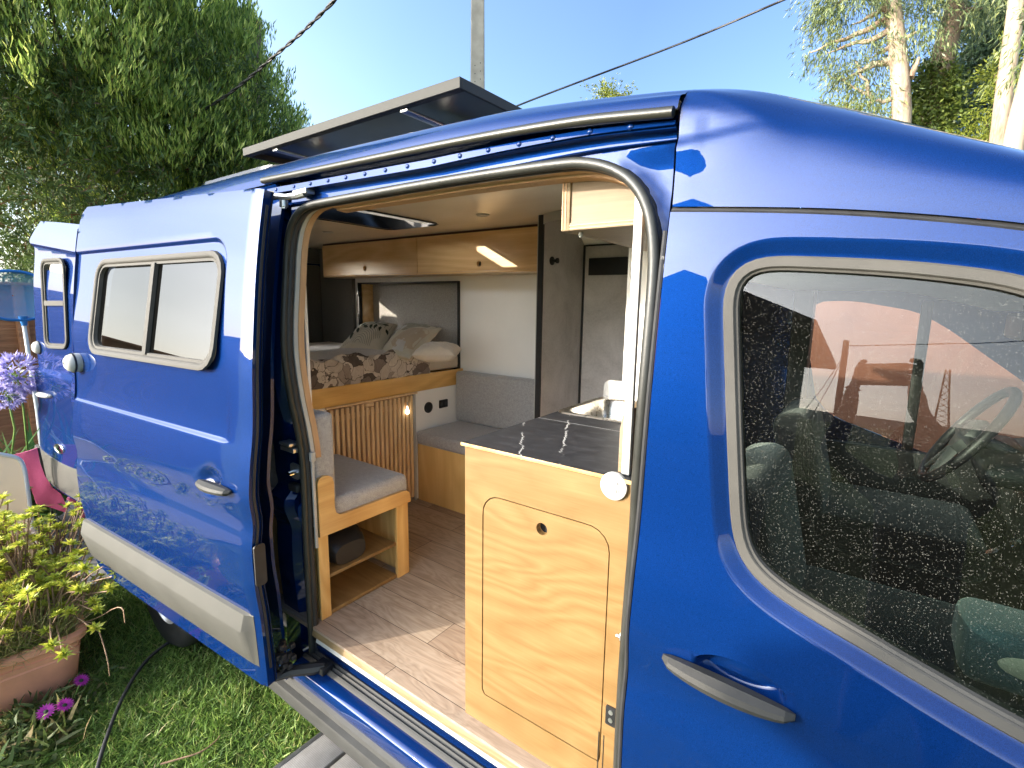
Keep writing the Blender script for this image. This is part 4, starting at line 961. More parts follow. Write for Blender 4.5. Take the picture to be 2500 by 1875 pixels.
# mattress, duvet, pillows
def patt_duvet():
    m, nt, b = nmat('printed_duvet_cotton'); setp(b, Roughness=.9, Specular_IOR_Level=.15)
    v = pos(nt); n1 = noise(nt, v, 9, 3)
    w = node(nt, 'ShaderNodeVectorMath', operation='MULTIPLY_ADD'); c_ = node(nt, 'ShaderNodeCombineXYZ')
    lk(nt, n1, c_.inputs[0]); lk(nt, n1, c_.inputs[1]); lk(nt, n1, c_.inputs[2]); lk(nt, c_.outputs[0], w.inputs[0]); w.inputs[1].default_value = (.16, .16, .16); lk(nt, v, w.inputs[2])
    vo = node(nt, 'ShaderNodeTexVoronoi', feature='DISTANCE_TO_EDGE'); vo.inputs['Scale'].default_value = 15; lk(nt, w.outputs[0], vo.inputs['Vector'])
    vc = node(nt, 'ShaderNodeTexVoronoi'); vc.inputs['Scale'].default_value = 15; lk(nt, w.outputs[0], vc.inputs['Vector'])
    sp_ = node(nt, 'ShaderNodeSeparateColor'); lk(nt, vc.outputs['Color'], sp_.inputs[0])
    base = ramp(nt, sp_.outputs[0], [(.0, (.075, .06, .055)), (.25, (.22, .18, .16)), (.5, (.42, .36, .32)), (.8, (.60, .54, .48))])
    edge = ramp_f(nt, vo.outputs['Distance'], .004, .03)
    wr = noise(nt, pos(nt, (1, 1, .4)), 30, 4, .7, 1.5)
    c = mixc(nt, edge, (.05, .04, .035), base); c = mixc(nt, .4, c, ramp(nt, wr, [(.3, (.45, .42, .4)), (.6, (1, 1, 1))]), 'MULTIPLY')
    lk(nt, c, b.inputs['Base Color']); bump(nt, b, noise(nt, v, 300, 2), .15, .002); return m
M['duvet'] = patt_duvet()
M['duvettop'] = fabric('grey_white_duvet_face', (.55, .54, .54), (.44, .43, .44), 260, .9, .25)
M['sheet'] = fabric('beige_sheet', (.60, .54, .47), (.53, .47, .41), 400, .92, .2)
tag(build(MB().box(-3.88, -2.362, 1.09, 2.70, 1.443, 1.545, .03, 4), 'mattress', M['sheet'], None, 60), 'mattress in a beige sheet lying on the raised bed platform', 'mattress')
# duvet: a hanging printed front and a rumpled top
rows = []
for j in range(26):
    t = j/25
    row = []
    for i in range(70):
        yv = 1.085+(2.30-1.085)*i/69
        if t < .42:
            s = t/.42; xx = -2.352+.018*math.sin(s*2.2)+.008*math.sin(yv*31+s*3)*s; zz_ = 1.452+.125*s
            if s < .05: zz_ = 1.446
        else:
            s = (t-.42)/.58; xx = -2.345-.62*s; zz_ = 1.578+.020*math.sin(s*5)+.016*math.sin(yv*19+s*9)+.012*math.sin(yv*43+s*17)*s+.03*s*max(0, (2.0-yv))
        row.append((xx, yv+.012*math.sin(t*20+yv*9), zz_+.006*math.sin(yv*57+t*31)))
    rows.append(row)
mb = MB(); k = int(.42*25)+1
mb.loft(rows[:k+1]); mb.loft(rows[k:], mi=1)
duv = finish('duvet', mb.v, mb.f, [M['duvet'], M['duvettop']], None, 180, mb.mi, .02)
tag(duv, 'rumpled duvet with grey floral print hanging over the front of the bed', 'duvet')
def pillow_grid(w, h, t, n=30):
    G = {}
    for s in (1, -1):
        for i in range(n+1):
            for j in range(n+1):
                a, b = -1+2*i/n, -1+2*j/n
                e = (1-abs(a)**2.6)*(1-abs(b)**2.6); e = max(e, 0)**.5
                pin = 1-.10*(1-abs(b)**2)*abs(a)**3; pin2 = 1-.10*(1-abs(a)**2)*abs(b)**3
                G[s, i, j] = Vector((a*w/2*pin, b*h/2*pin2, s*t/2*e))
    return G, n
def pillow(name, mat4, w, h, t, mats, label, decor=None, cat='pillow'):
    G, n = pillow_grid(w, h, t); mb = MB()
    for s in (1, -1):
        rows = [[mat4@(G[s, i, j]+Vector((0, 0, .004*math.sin(i*1.3+j*.7)*(.3 if s > 0 else 0)))) for j in range(n+1)] for i in range(n+1)]
        mb.loft(rows)
    if decor: decor(mb, lambda a, b, o=.002: mat4@Vector((a*w/2*(1-.10*(1-abs(b)**2)*abs(a)**3), b*h/2*(1-.10*(1-abs(a)**2)*abs(b)**3), t/2*max((1-abs(a)**2.6)*(1-abs(b)**2.6), 0)**.5+o)))
    o = finish(name, mb.v, mb.f, mats, None, 180, mb.mi)
    return tag(o, label, cat)
M['pilA'] = fabric('cream_pillow_cotton', (.62, .58, .47), (.55, .51, .41), 400, .9, .2)
M['pilG'] = fabric('olive_print', (.30, .29, .20), (.26, .25, .17), 400, .9, .2)
M['pilL'] = plain('dark_leaf_print', (.03, .045, .025), .9, .2, 40)
M['pilT'] = fabric('tan_print', (.50, .40, .28), (.45, .36, .25), 400, .9, .2)
M['pilW'] = fabric('pale_grey_print', (.62, .61, .59), (.56, .55, .53), 400, .9, .2)
def patch(mb, S, poly, mi, o=.002, n=8):
    c = np.mean(poly, 0); P = resample(poly, n=32); rows = [[S(*(c+(p-c)*f), o) for p in P] for f in (.02, .25, .5, .75, 1)]
    mb.loft(rows, True, mi)
def line(mb, S, pts, wd, mi, o=.0028):
    P = np.array(pts, float); t = np.gradient(P, axis=0); t /= np.linalg.norm(t, axis=1)[:, None]+1e-9; nrm = np.stack([-t[:, 1], t[:, 0]], 1)
    mb.loft([[S(*(p-q*wd), o), S(*(p+q*wd), o)] for p, q in zip(P, nrm)], False, mi)
def decoA(mb, S):
    patch(mb, S, [(-.9, .25), (-.5, .5), (0, .42), (.5, .3), (.93, .1), (.93, .9), (.3, .93), (-.5, .93), (-.93, .9)], 1, .0012)
    for k in range(11):
        r = .10+.085*k; th = np.linspace(-.12 if k < 7 else .25, math.pi+.12 if k < 7 else math.pi-.25, 40)
        pts = [(-.15+r*math.cos(q)*.98, -.78+r*math.sin(q)*1.25) for q in th]; pts = [p for p in pts if abs(p[0]) < .96 and -.96 < p[1] < .45]
        if len(pts) > 3: line(mb, S, pts, .006, 2)
    line(mb, S, [(-.75+1.5*q, -.13+.75*math.sin(q*2.2)*.75) for q in np.linspace(0, 1, 24)], .010, 2)
    for (a, b, ang, l) in ((-.72, .12, 250, .34), (-.55, .30, 300, .36), (-.62, .0, 280, .36), (-.35, .5, 330, .34), (-.3, .62, 200, .3), (0, .58, 290, .36), (.12, .7, 60, .3), (.25, .62, 275, .38), (.5, .5, 285, .36), (.55, .62, 20, .3), (.3, .8, 150, .28), (.8, .45, 320, .3), (-.8, .25, 170, .22)):
        ca, sa = math.cos(R(ang)), math.sin(R(ang)); L_ = []
        for q in np.linspace(0, 1, 9): L_.append((q*l, .075*math.sin(math.pi*q**.8)))
        L_ += [(a_, -b_) for a_, b_ in L_[-2:0:-1]]
        P = [(a+x_*ca-y_*sa, b-.28+x_*sa+y_*ca) for x_, y_ in L_]
        P = [(max(-.97, min(.97, p)), max(-.97, min(.97, q))) for p, q in P]; patch(mb, S, P, 2, .0055)
def decoB(mb, S):
    patch(mb, S, [(-.9, .2), (-.3, .05), (.3, .4), (.9, .55), (.94, .94), (0, .94), (-.94, .94)], 1, .0012)
    patch(mb, S, [(-.5, -.6), (-.1, .2), (.5, .35), (.93, .4), (.93, -.7), (.4, -.9), (-.2, -.85)], 3, .0016)
    patch(mb, S, [(-.93, .0), (-.6, .45), (-.35, .5), (-.3, .3), (-.6, -.1), (-.93, -.4)], 4, .0022)
    patch(mb, S, [(-.2, -.93), (-.1, -.5), (.15, -.4), (.4, -.55), (.5, -.93)], 4, .0022)
def pillow4(name, c, t, mats, label, decor=None, n=30):
    c = [Vector(map(float, p)) for p in c]      # bottom-left, bottom-right, top-right, top-left seen from the front
    nr = ((c[1]-c[0]).cross(c[3]-c[0])).normalized()
    def S0(a, b):
        pa = 1-.10*(1-b*b)*abs(a)**3; pb = 1-.10*(1-a*a)*abs(b)**3
        u, v = .5+.5*a*pa, .5+.5*b*pb
        return c[0]*(1-u)*(1-v)+c[1]*u*(1-v)+c[2]*u*v+c[3]*(1-u)*v
    def E(a, b): return max((1-abs(a)**2.6)*(1-abs(b)**2.6), 0)**.5
    def wr(a, b): return .004*math.sin(a*9+b*5)*math.sin(b*11-a*3)
    mb = MB()
    for s in (1, -1):
        mb.loft([[S0(-1+2*i/n, -1+2*j/n)+nr*s*(t/2*E(-1+2*i/n, -1+2*j/n)+(wr(-1+2*i/n, -1+2*j/n) if 0 < i < n and 0 < j < n else 0)) for j in range(n+1)] for i in range(n+1)])
    if decor: decor(mb, lambda a, b, o=.002: S0(a, b)+nr*(t/2*E(a, b)+wr(a, b)+o))
    return tag(finish(name, mb.v, mb.f, mats, None, 180, mb.mi), label, 'pillow')
zb0 = 1.575
A = [PZ((820, 860), zb0), PZ((930, 868), zb0), PY((972, 793), 2.58), PY((884, 793), 2.58)]
pillow4('pillow', A, .13, [M['pilA'], M['pilG'], M['pilL'], M['pilT'], M['pilW']], 'cream pillow printed with dark leaves and concentric arcs on the bed', decoA)
B = [PZ((925, 866), zb0), PZ((1000, 876), zb0), PY((1080, 801), 2.56), PY((988, 792), 2.60)]
pillow4('pillow', B, .12, [M['pilA'], M['pilG'], M['pilL'], M['pilT'], M['pilW']], 'beige pillow printed with olive and tan shapes beside the leafy pillow', decoB)
fl = PZ((1003, 868), 1.60); fr_ = PZ((1112, 868), 1.60)
pillow4('pillow', [fl, fr_, fr_+np.array([-.10, .17, .02]), fl+np.array([-.12, .20, .02])], .11, M['sheet'], 'plain beige pillow lying flat at the right end of the bed')
# ---- corner seat by the door ---------------------------------------------------
seat = thing('corner_seat', 'pine corner seat with open shelves beside the sliding door opening', 'seat', (-1.95, 1.3, ZF))
sp_ = [(1.057, .984), (1.057, 1.205), (1.066, 1.222), (1.084, 1.228), (1.106, 1.224), (1.122, 1.212), (1.128, 1.19), (1.128, 1.085), (1.134, 1.062), (1.150, 1.049), (1.17, 1.046), (1.485, 1.046), (1.508, 1.040), (1.522, 1.024), (1.528, 1.0), (1.528, .982)]
build(MB().prism(sp_, lambda a, b, t: (-1.694+t, a, b), .016), 'side_panel', M['piney'], seat, 30)
for a, b in ((1.057, 1.102), (1.456, 1.525)): build(MB().box(-1.712, -1.6945, a, b, ZF+.002, .984, .001), 'post', M['pinev'], seat)
build(MB().box(-2.25, -1.7125, 1.510, 1.525, ZF+.002, 1.0, .001), 'front_board', M['pinev'], seat)
build(MB().box(-2.25, -1.7125, 1.062, 1.072, ZF+.002, 1.0, .001), 'back_board', M['pinev'], seat)
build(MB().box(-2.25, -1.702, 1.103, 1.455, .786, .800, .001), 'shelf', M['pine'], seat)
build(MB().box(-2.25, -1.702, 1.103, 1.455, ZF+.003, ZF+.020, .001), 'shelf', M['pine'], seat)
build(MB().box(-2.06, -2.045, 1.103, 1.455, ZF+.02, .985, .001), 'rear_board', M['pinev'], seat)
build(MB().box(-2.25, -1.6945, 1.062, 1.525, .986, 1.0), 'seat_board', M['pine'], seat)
tag(build(MB().box(-2.24, -1.6955, 1.135, 1.535, 1.002, 1.112, .028, 4), 'seat_cushion', M['fabric'], None, 60), 'square grey cushion lying on the pine corner seat', 'cushion')
tag(build(MB().box(-2.23, -1.6955, 1.06, 1.155, 1.10, 1.468, .022, 4), 'back_cushion', M['fabric'], None, 60), 'upright grey back cushion of the corner seat beside the door seal', 'cushion')
rows = []
for i in range(13):
    t = i/12; xx = -1.72-.26*t; h = .135*math.sin(math.pi*(.18+.74*t))**.7; w = .11*math.sin(math.pi*(.15+.72*t))**.5
    rows.append([(xx, 1.225+w*math.copysign(abs(math.cos(q))**.7, math.cos(q))*1.0, .801+h*max(0, .5+.5*math.copysign(abs(math.sin(q))**.7, math.sin(q)))) for q in np.linspace(0, 2*math.pi, 24, endpoint=False)])
mb = MB().loft(rows, True); mb.add(rows[0], [tuple(range(24))]); mb.add(rows[-1], [tuple(range(24))])
tag(build(mb, 'black_bag', M['black'], None, 50), 'small black bag lying on the upper shelf of the corner seat', 'bag')
# ---- overhead cupboards ---------------------------------------------------------
oh = thing('overhead_cupboard', 'long lacquered plywood cupboard hanging under the ceiling above the bed', 'cupboard', (-2.4, 2.45, 2.07))
oy = 2.40; hx_ = PY((1018, 620), oy)[0]
for a, b, hp in ((-3.585, hx_-.002, (891, 655)), (hx_+.002, -1.50, (1170, 644))):
    h_ = PY(hp, oy); hole = [(h_[0]+.017*math.cos(t), h_[2]+.017*math.sin(t)) for t in np.linspace(0, 2*math.pi, 20, endpoint=False)]
    d_ = flat('cupboard_door', np.array([(a, 2.088), (b, 2.088), (b, 2.316), (a, 2.316)]), [hole], oy, .016, M['ohead'], oh)
    build(MB().lathe((h_[0], oy+.017, h_[2]), (0, -1, 0), [(.019, 0), (.0165, .0), (.0165, .019), (.0195, .0195), (.0195, .016)], 20), 'hole_ring', M['piney'], d_)
build(MB().box(-3.585, -1.50, oy+.0005, 2.625, 2.076, 2.087, .001), 'bottom_board', M['ohead'], oh)
build(MB().box(-3.585, -1.50, oy+.018, oy+.022, 2.0875, CZ).box(-3.585, -3.570, oy+.022, 2.62, 2.0875, CZ), 'carcass', M['dark'], oh)
build(MB().box(-3.585, -1.50, oy+.006, oy+.0175, 2.317, CZ-.001), 'shadow_gap', plain('dark_red_stain', (.05, .018, .012), .6), oh)
kb = thing('overhead_box', 'raw plywood overhead box with open ply edges at top front of the opening', 'cupboard', (-.5, 1.4, 2.07))
build(MB().box(-.632, -.36, 1.105, 1.115, 2.092, 2.30), 'front_panel', M['rawply'], kb)
build(MB().box(-.655, -.6325, 1.10, 1.72, 2.074, 2.302, .0008), 'side_board', M['plyedge'], kb)
build(MB().box(-.6535, -.6505, 1.0985, 1.0999, 2.076, 2.30).box(-.6445, -.642, 1.0985, 1.0999, 2.076, 2.30), 'ply_line', M['tan'], kb)
build(MB().box(-.632, -.36, 1.10, 1.72, 2.074, 2.0915, .0008), 'bottom_board', M['rawply'], kb)
build(MB().box(-.632, -.36, 1.0985, 1.0999, 2.0765, 2.079).box(-.632, -.36, 1.0985, 1.0999, 2.084, 2.0865), 'ply_line', M['tan'], kb)
build(MB().lathe((-.622, 1.14, 2.074), (0, 0, -1), [(.006, 0), (.006, .006), (.004, .012), (0, .013)], 12), 'end_cap', M['whiteplastic'], kb)
# ---- shower fittings -------------------------------------------------------------
tag(build(MB().box(-1.362, -.99, 2.598, 2.611, 2.058, 2.152, .002), 'vent_panel', M['black']), 'black horizontal panel on the stone-look shower wall', 'vent panel')
hk = thing('coat_hook', 'small black round coat hook on the shower partition', 'hook', (PX0, 2.266, 2.09))
build(MB().lathe((PX0, 2.266, 2.115), (1, 0, 0), [(.022, 0), (.022, .005), (.008, .008), (.008, .03)], 20), 'hook_base', M['black'], hk)
build(MB().lathe((PX0+.028, 2.266, 2.115), (1, 0, 0), [(.008, 0), (.014, .003), (.014, .010), (0, .011)], 20), 'hook_knob', M['black'], hk)
# ================================================================== CAB
def cabseat(y0, y1):
    s = bpy.data.objects.new('cab_seat', None); col.objects.link(s); s.location = (.05, (y0+y1)/2, .7); s.parent = van; s.matrix_parent_inverse = PINV[van.name]; PINV[s.name] = Matrix.Translation(s.location).inverted()
    build(MB().box(-.14, .38, y0, y1, .98, 1.12, .05, 4), 'seat_base', M['seatcloth'], s, 60)
    build(MB().box(-.09, .05, y0+.02, y1-.02, 0, .44, .055, 5, mat=Matrix.Translation((-.14, 0, 1.06))@Matrix.Rotation(R(-12), 4, 'Y')), 'backrest', M['seatcloth'], s, 60)
    build(MB().box(-.10, .34, y0+.05, y1-.05, .70, .979), 'seat_box', M['cabdark'], s)
cabseat(1.16, 1.74); cabseat(2.16, 2.68)
VB(MB().box(XS-.02, 1.0, 1.0, 2.8, .66, .70), 'cab_floor', 'cabdark')
rows = [[(x, yv, z) for x, z in ((.52, .72), (.50, 1.05), (.42, 1.18), (.40, 1.30), (.46, 1.38), (.62, 1.42), (1.0, 1.38))] for yv in (1.0, 1.1, 1.9, 2.1, 2.6, 2.8)]
VB(MB().loft(rows), 'dashboard', 'cabdark', smooth=50, solid=.02)
mb = MB().box(.30, .46, 2.05, 2.62, 1.36, 1.43, .03, 3); VB(mb, 'instrument_hood', 'cabdark')
wc_ = Vector((.285, 2.33, 1.462)); wa = Vector((.52, 0, .855)).normalized(); wb = Vector((0, 1, 0)); wn = wa.cross(wb)
swl = bpy.data.objects.new('steering_wheel', None); col.objects.link(swl); swl.location = wc_; swl.parent = van; swl.matrix_parent_inverse = PINV[van.name]; PINV[swl.name] = Matrix.Translation(wc_).inverted()
ringp = [wc_+(wa*math.cos(q)+wb*math.sin(q))*.195 for q in np.linspace(0, 2*math.pi, 49)]
build(MB().tube(ringp, .016, 10, False), 'wheel_rim', M['black'], swl, 60)
mb = MB()
for q in (90, 270, 200, 160): mb.tube([wc_+wn*.02*0, wc_+(wa*math.cos(R(q))+wb*math.sin(R(q)))*.19], [.03, .014], 8, flat=.4)
mb.lathe(wc_-wn*.03, wn, [(0, 0), (.07, 0), (.075, .02), (.06, .045), (0, .05)], 24)
build(mb, 'wheel_hub', M['cabgrey'], swl, 50)
VB(MB().tube([wc_, wc_+Vector((.25, 0, -.12))], .035, 10), 'steering_column', 'cabdark')
mb = MB().lathe((.40, 2.02, 1.22), (-1, 0, 0), [(.024, 0), (.026, .01), (.020, .014), (.016, .010), (0, .010)], 20); VB(mb, 'ignition_ring', 'chrome')
mb = MB().tube([(.42, 1.98, 1.12), (.36, 1.98, 1.16), (.34, 1.98, 1.19)], [.012, .012, .018], 8); VB(mb, 'gear_lever', 'chrome')
mb = MB().tube([(.26, 1.45, 1.13), (.30, 1.40, 1.21), (.42, 1.38, 1.24)], [.03, .022, .016], 10).box(.26, .50, 1.36, 1.50, 1.10, 1.14, .012, 3); VB(mb, 'centre_console', 'cabgrey')
tag(build(MB().lathe((.36, 1.55, 1.12), (0, 0, 1), [(0, 0), (.033, 0), (.035, .01), (.035, .13), (.02, .16), (.014, .165), (.014, .19), (0, .19)], 20), 'plastic_bottle', M['clear'], None, 50), 'clear plastic bottle standing in the cab behind the door glass', 'bottle')
bq = PY((2475, 1600), 1.25); bq_ = Vector((bq[0]-.33, 0, bq[2]-1.16))
bb = thing('blue_bag', 'pale blue bag with a beige oval emblem on the cab seat behind the glass', 'bag', (.33, 1.3, 1.10))
build(MB().box(.25+bq_.x, .50+bq_.x, 1.20, 1.36, 1.10+bq_.z, 1.215+bq_.z, .03, 4), 'bag_body', fabric('pale_blue_cloth', (.045, .085, .12), (.03, .06, .09), 300), bb, 60)
mb = MB(); rows = [[(.355+bq_.x+.055*s*math.cos(t), 1.198-.002*i, 1.165+bq_.z+.022*s*math.sin(t)) for t in np.linspace(0, 2*math.pi, 28, endpoint=False)] for i, s in enumerate((1, .9, .2))]
build(mb.loft(rows, True), 'oval_emblem', M['beige'], bb, 60)
mb = MB().loft([[(x, yv, min(1.985, float(gz(x))-.045-.0*abs(yv-1.9))) for yv in np.linspace(1.03, 2.77, 8)] for x in np.linspace(XS, .36, 8)]); VB(mb, 'headliner', 'headliner', smooth=60, solid=.01)
VB(MB().box(XS+.007, -.255, 2.70, 2.80, .66, 2.0, .01), 'far_pillar_trim', 'cabgrey')
mb = MB().box(XS+.01, .55, 2.76, 2.80, .7, 1.28, .02); VB(mb, 'far_door_card', 'cabdark')
mb = MB().box(XS+.02, .55, .955, .985, .62, 1.325, .02); VB(mb, 'door_card', 'cabdark')
mb = MB().box(.135, .175, 2.80, 2.83, 1.24, 1.93, .004); VB(mb, 'quarter_light_post', 'black')
mb = MB().tube([(.30, 1.90, 1.94), (.32, 1.90, 1.88)], .008, 6).box(.29, .315, 1.78, 2.02, 1.82, 1.89, .012, 3); VB(mb, 'rear_mirror', 'cabdark')

# ================================================================== OUTSIDE
# lawn: one sheet to the horizon
n = 60; mb = MB()
gx_ = np.sign(np.linspace(-1, 1, n))*np.abs(np.linspace(-1, 1, n))**3*900; rows = [[(a, b, -.002+0*a) for a in gx_] for b in gx_]
mb.loft(rows)
def ground_mat():
    m, nt, b = nmat('lawn_ground'); setp(b, Roughness=.95, Specular_IOR_Level=.1)
    v = pos(nt); a = noise(nt, v, 1.2, 5, .6); c = noise(nt, v, 55, 4, .7)
    f = math_n(nt, 'ADD', math_n(nt, 'MULTIPLY', a, .5), math_n(nt, 'MULTIPLY', c, .5))
    lk(nt, ramp(nt, f, [(.3, (.04, .065, .016)), (.5, (.08, .12, .03)), (.7, (.15, .16, .06))]), b.inputs['Base Color']); bump(nt, b, c, .6, .02); return m
g_ = build(mb, 'lawn', ground_mat(), None, 0); struct(g_)
def leaf_mesh(name, P, D, Nn, L, Wd, mat, parent=None, bend=.15, fold=0, segs=1, label=None):
    # leaf blades: base points P, directions D, side vectors Nn, lengths L, widths Wd
    P, D, Nn = map(np.asarray, (P, D, Nn)); D = D/np.linalg.norm(D, axis=1)[:, None]
    S = np.cross(D, Nn); S /= np.linalg.norm(S, axis=1)[:, None]+1e-9; U = np.cross(S, D)
    L = np.broadcast_to(L, len(P))[:, None]; Wd = np.broadcast_to(Wd, len(P))[:, None]
    if segs == 1:
        V = np.stack([P, P+D*L*.45+S*Wd*.5+U*L*bend*.6, P+D*L+U*0, P+D*L*.45-S*Wd*.5+U*L*bend*.6], 1).reshape(-1, 3); k = 4
        F = np.arange(len(P)*4).reshape(-1, 4)
    else:
        V = np.stack([P-S*Wd*.5, P+S*Wd*.5, P+D*L*.5-S*Wd*.42+U*L*bend*.25, P+D*L*.5+S*Wd*.42+U*L*bend*.25, P+D*L*.95+U*L*bend], 1).reshape(-1, 3); k = 5
        b = np.arange(len(P))[:, None]*5
        F = None
    me = bpy.data.meshes.new(name)
    lo, hi = V.min(0), V.max(0); base = np.array([(lo[0]+hi[0])/2, (lo[1]+hi[1])/2, lo[2]]) if parent is None else np.array(parent.location)
    V = V-base
    nv = len(V)
    if segs == 1:
        ls = F.reshape(-1); st = np.arange(0, len(ls), 4); tot = np.full(len(st), 4)
    else:
        q = np.concatenate([b+np.array([0, 1, 3, 2]), b+np.array([2, 3, 4, 0])], 1)
        ls = np.concatenate([b+np.array([[0, 1, 3, 2]]), b+np.array([[2, 3, 4]])], 1).reshape(-1)
        tot = np.tile([4, 3], len(P)); st = np.r_[0, np.cumsum(tot)[:-1]]
    me.vertices.add(nv); me.vertices.foreach_set('co', V.reshape(-1).astype(np.float32))
    me.loops.add(len(ls)); me.loops.foreach_set('vertex_index', ls.astype(np.int32))
    me.polygons.add(len(st)); me.polygons.foreach_set('loop_start', st.astype(np.int32)); me.polygons.foreach_set('loop_total', tot.astype(np.int32))
    me.materials.append(mat); me.update(calc_edges=True); me.validate()
    o = bpy.data.objects.new(name, me); col.objects.link(o); o.location = base
    if parent is not None: o.parent = parent; o.matrix_parent_inverse = PINV[parent.name]
    PINV[o.name] = Matrix.Translation(Vector(base)).inverted()
    return o
def rv(n): v = rng.normal(size=(n, 3)); return v/np.linalg.norm(v, axis=1)[:, None]
# grass blades (uncountable): denser where the photo looks
def grass(name, x0, x1, y0, y1, n, h0, h1, w=.0035, keep=None):
    P = np.stack([rng.uniform(x0, x1, n), rng.uniform(y0, y1, n), np.full(n, -.002)], 1)
    cl = np.sin(P[:, 0]*9+1.3*np.sin(P[:, 1]*7))*np.cos(P[:, 1]*11+P[:, 0]*3)
    if keep is not None: k = keep(P); P = P[k]; cl = cl[k]
    m = len(P); D = rv(m)*np.array([1, 1, .2]); D[:, 2] = rng.uniform(.35, 1.3, m); D[:, :2] += np.array([.15, .1])
    return leaf_mesh(name, P, D, rv(m)+np.array([0, 0, .01]), rng.uniform(h0, h1, m)*(1+.35*cl), w*rng.uniform(.6, 1.5, m), M['grassm'], None, -.25, segs=2)
kp = lambda P: ~((P[:, 0] > -1.80) & (P[:, 1] > .55)) & ~((P[:, 0] < -2.95) & (P[:, 0] > -3.9) & (P[:, 1] < .6) & (P[:, 1] > .1)) & ~(P[:, 0] < -4.1)
tag(grass('lawn_grass', -4.1, -1.0, -.5, 2.4, 95000, .03, .075, .0042, kp), kind='stuff')
tag(grass('lawn_grass', -7, 3, -3.5, 4, 30000, .04, .09, .009, lambda P: ~((P[:, 0] > -4.1) & (P[:, 0] < -1.0) & (P[:, 1] > -.5) & (P[:, 1] < 2.4)) & ~((P[:, 0] > -4.1) & (P[:, 0] < 1.9) & (P[:, 1] > .95)) & (np.hypot(P[:, 0], P[:, 1]) > .25) & (P[:, 0] > -4.2)), kind='stuff')
# ribbed step board in front of the sill
st_ = thing('decking_step', 'grey ribbed decking step with aluminium edge lying on the grass below the sill', 'step', (-1.3, .9, 0))
for i, (a, b) in enumerate(((.74, .865), (.880, 1.02), (1.035, 1.17))):
    pass
for a, b in ((-1.772, -1.63), (-1.612, -1.47), (-1.452, -1.31), (-1.292, -1.15), (-1.132, -.99), (-.972, -.83)):
    build(MB().box(a, b, .35, 1.2, .012, .036, .002), 'board', M['deck'], st_)
build(MB().box(-1.792, -1.774, .345, 1.2, .0, .039, .002), 'edge_strip', M['alu'], st_)
build(MB().box(-1.77, -.84, .345, .40, .0, .0115).box(-1.77, -.84, .9, .96, .0, .0115), 'bearer', M['dark'], st_)
# cable and twig
cp = [PZ(p, .045) for p in [(232, 1900), (262, 1800), (300, 1700), (345, 1620), (395, 1573), (450, 1548)]]
cp += [np.array([-3.0, 1.1, .03]), np.array([-3.05, 1.4, .01])]
cpp = smooth_poly(np.array(cp), 3, False); cpp[:, 2] += .01*np.sin(np.linspace(0, 9, len(cpp)))
tag(build(MB().tube(cpp, .0085, 8), 'power_cable', M['rubber'], None, 60), 'black power cable snaking over the grass towards the rear wheel', 'cable')
tw = smooth_poly(np.array([PZ(p, .035) for p in [(392, 1866), (440, 1852), (490, 1838), (525, 1812), (538, 1795)]]), 2, False)
tag(build(MB().tube(tw, np.linspace(.0045, .002, len(tw)), 6), 'dry_twig', M['stem'], None, 60), 'dry brown twig lying on the lawn', 'twig')
# ---- terracotta planter ----------------------------------------------------------
ptm = Matrix.Translation((-2.97, .575, 0))@Matrix.Rotation(R(-8), 4, 'Z')
pl_ = thing('planter', 'terracotta coloured rectangular planter standing on the grass by the open door', 'planter', ptm@Vector((-.45, -.25, 0)))
def prow(x0, x1, y0, y1, z, r): return [ptm@Vector((a, b, z)) for a, b in resample(rrect(x0, x1, y0, y1, r, 6), n=64)]
rows = []
for z, e in ((0, -.045), (.012, -.035), (.19, -.006), (.195, -.010), (.20, -.010), (.205, -.004), (.225, -.002), (.228, -.007), (.234, -.007), (.238, .0), (.262, .002), (.264, .022), (.272, .028), (.296, .026), (.304, .016), (.304, -.006), (.296, -.012), (.20, -.018)):
    rows.append(prow(-.92-e, e, -.50-e, e, z, .05+max(e, -.03)))
build(MB().loft(rows, True), 'pot', M['terracotta'], pl_, 40)
mb = MB(); mb.add(prow(-.905, -.015, -.485, -.015, .255, .05), [tuple(range(64))]); build(mb, 'soil', M['soil'], pl_, 0)
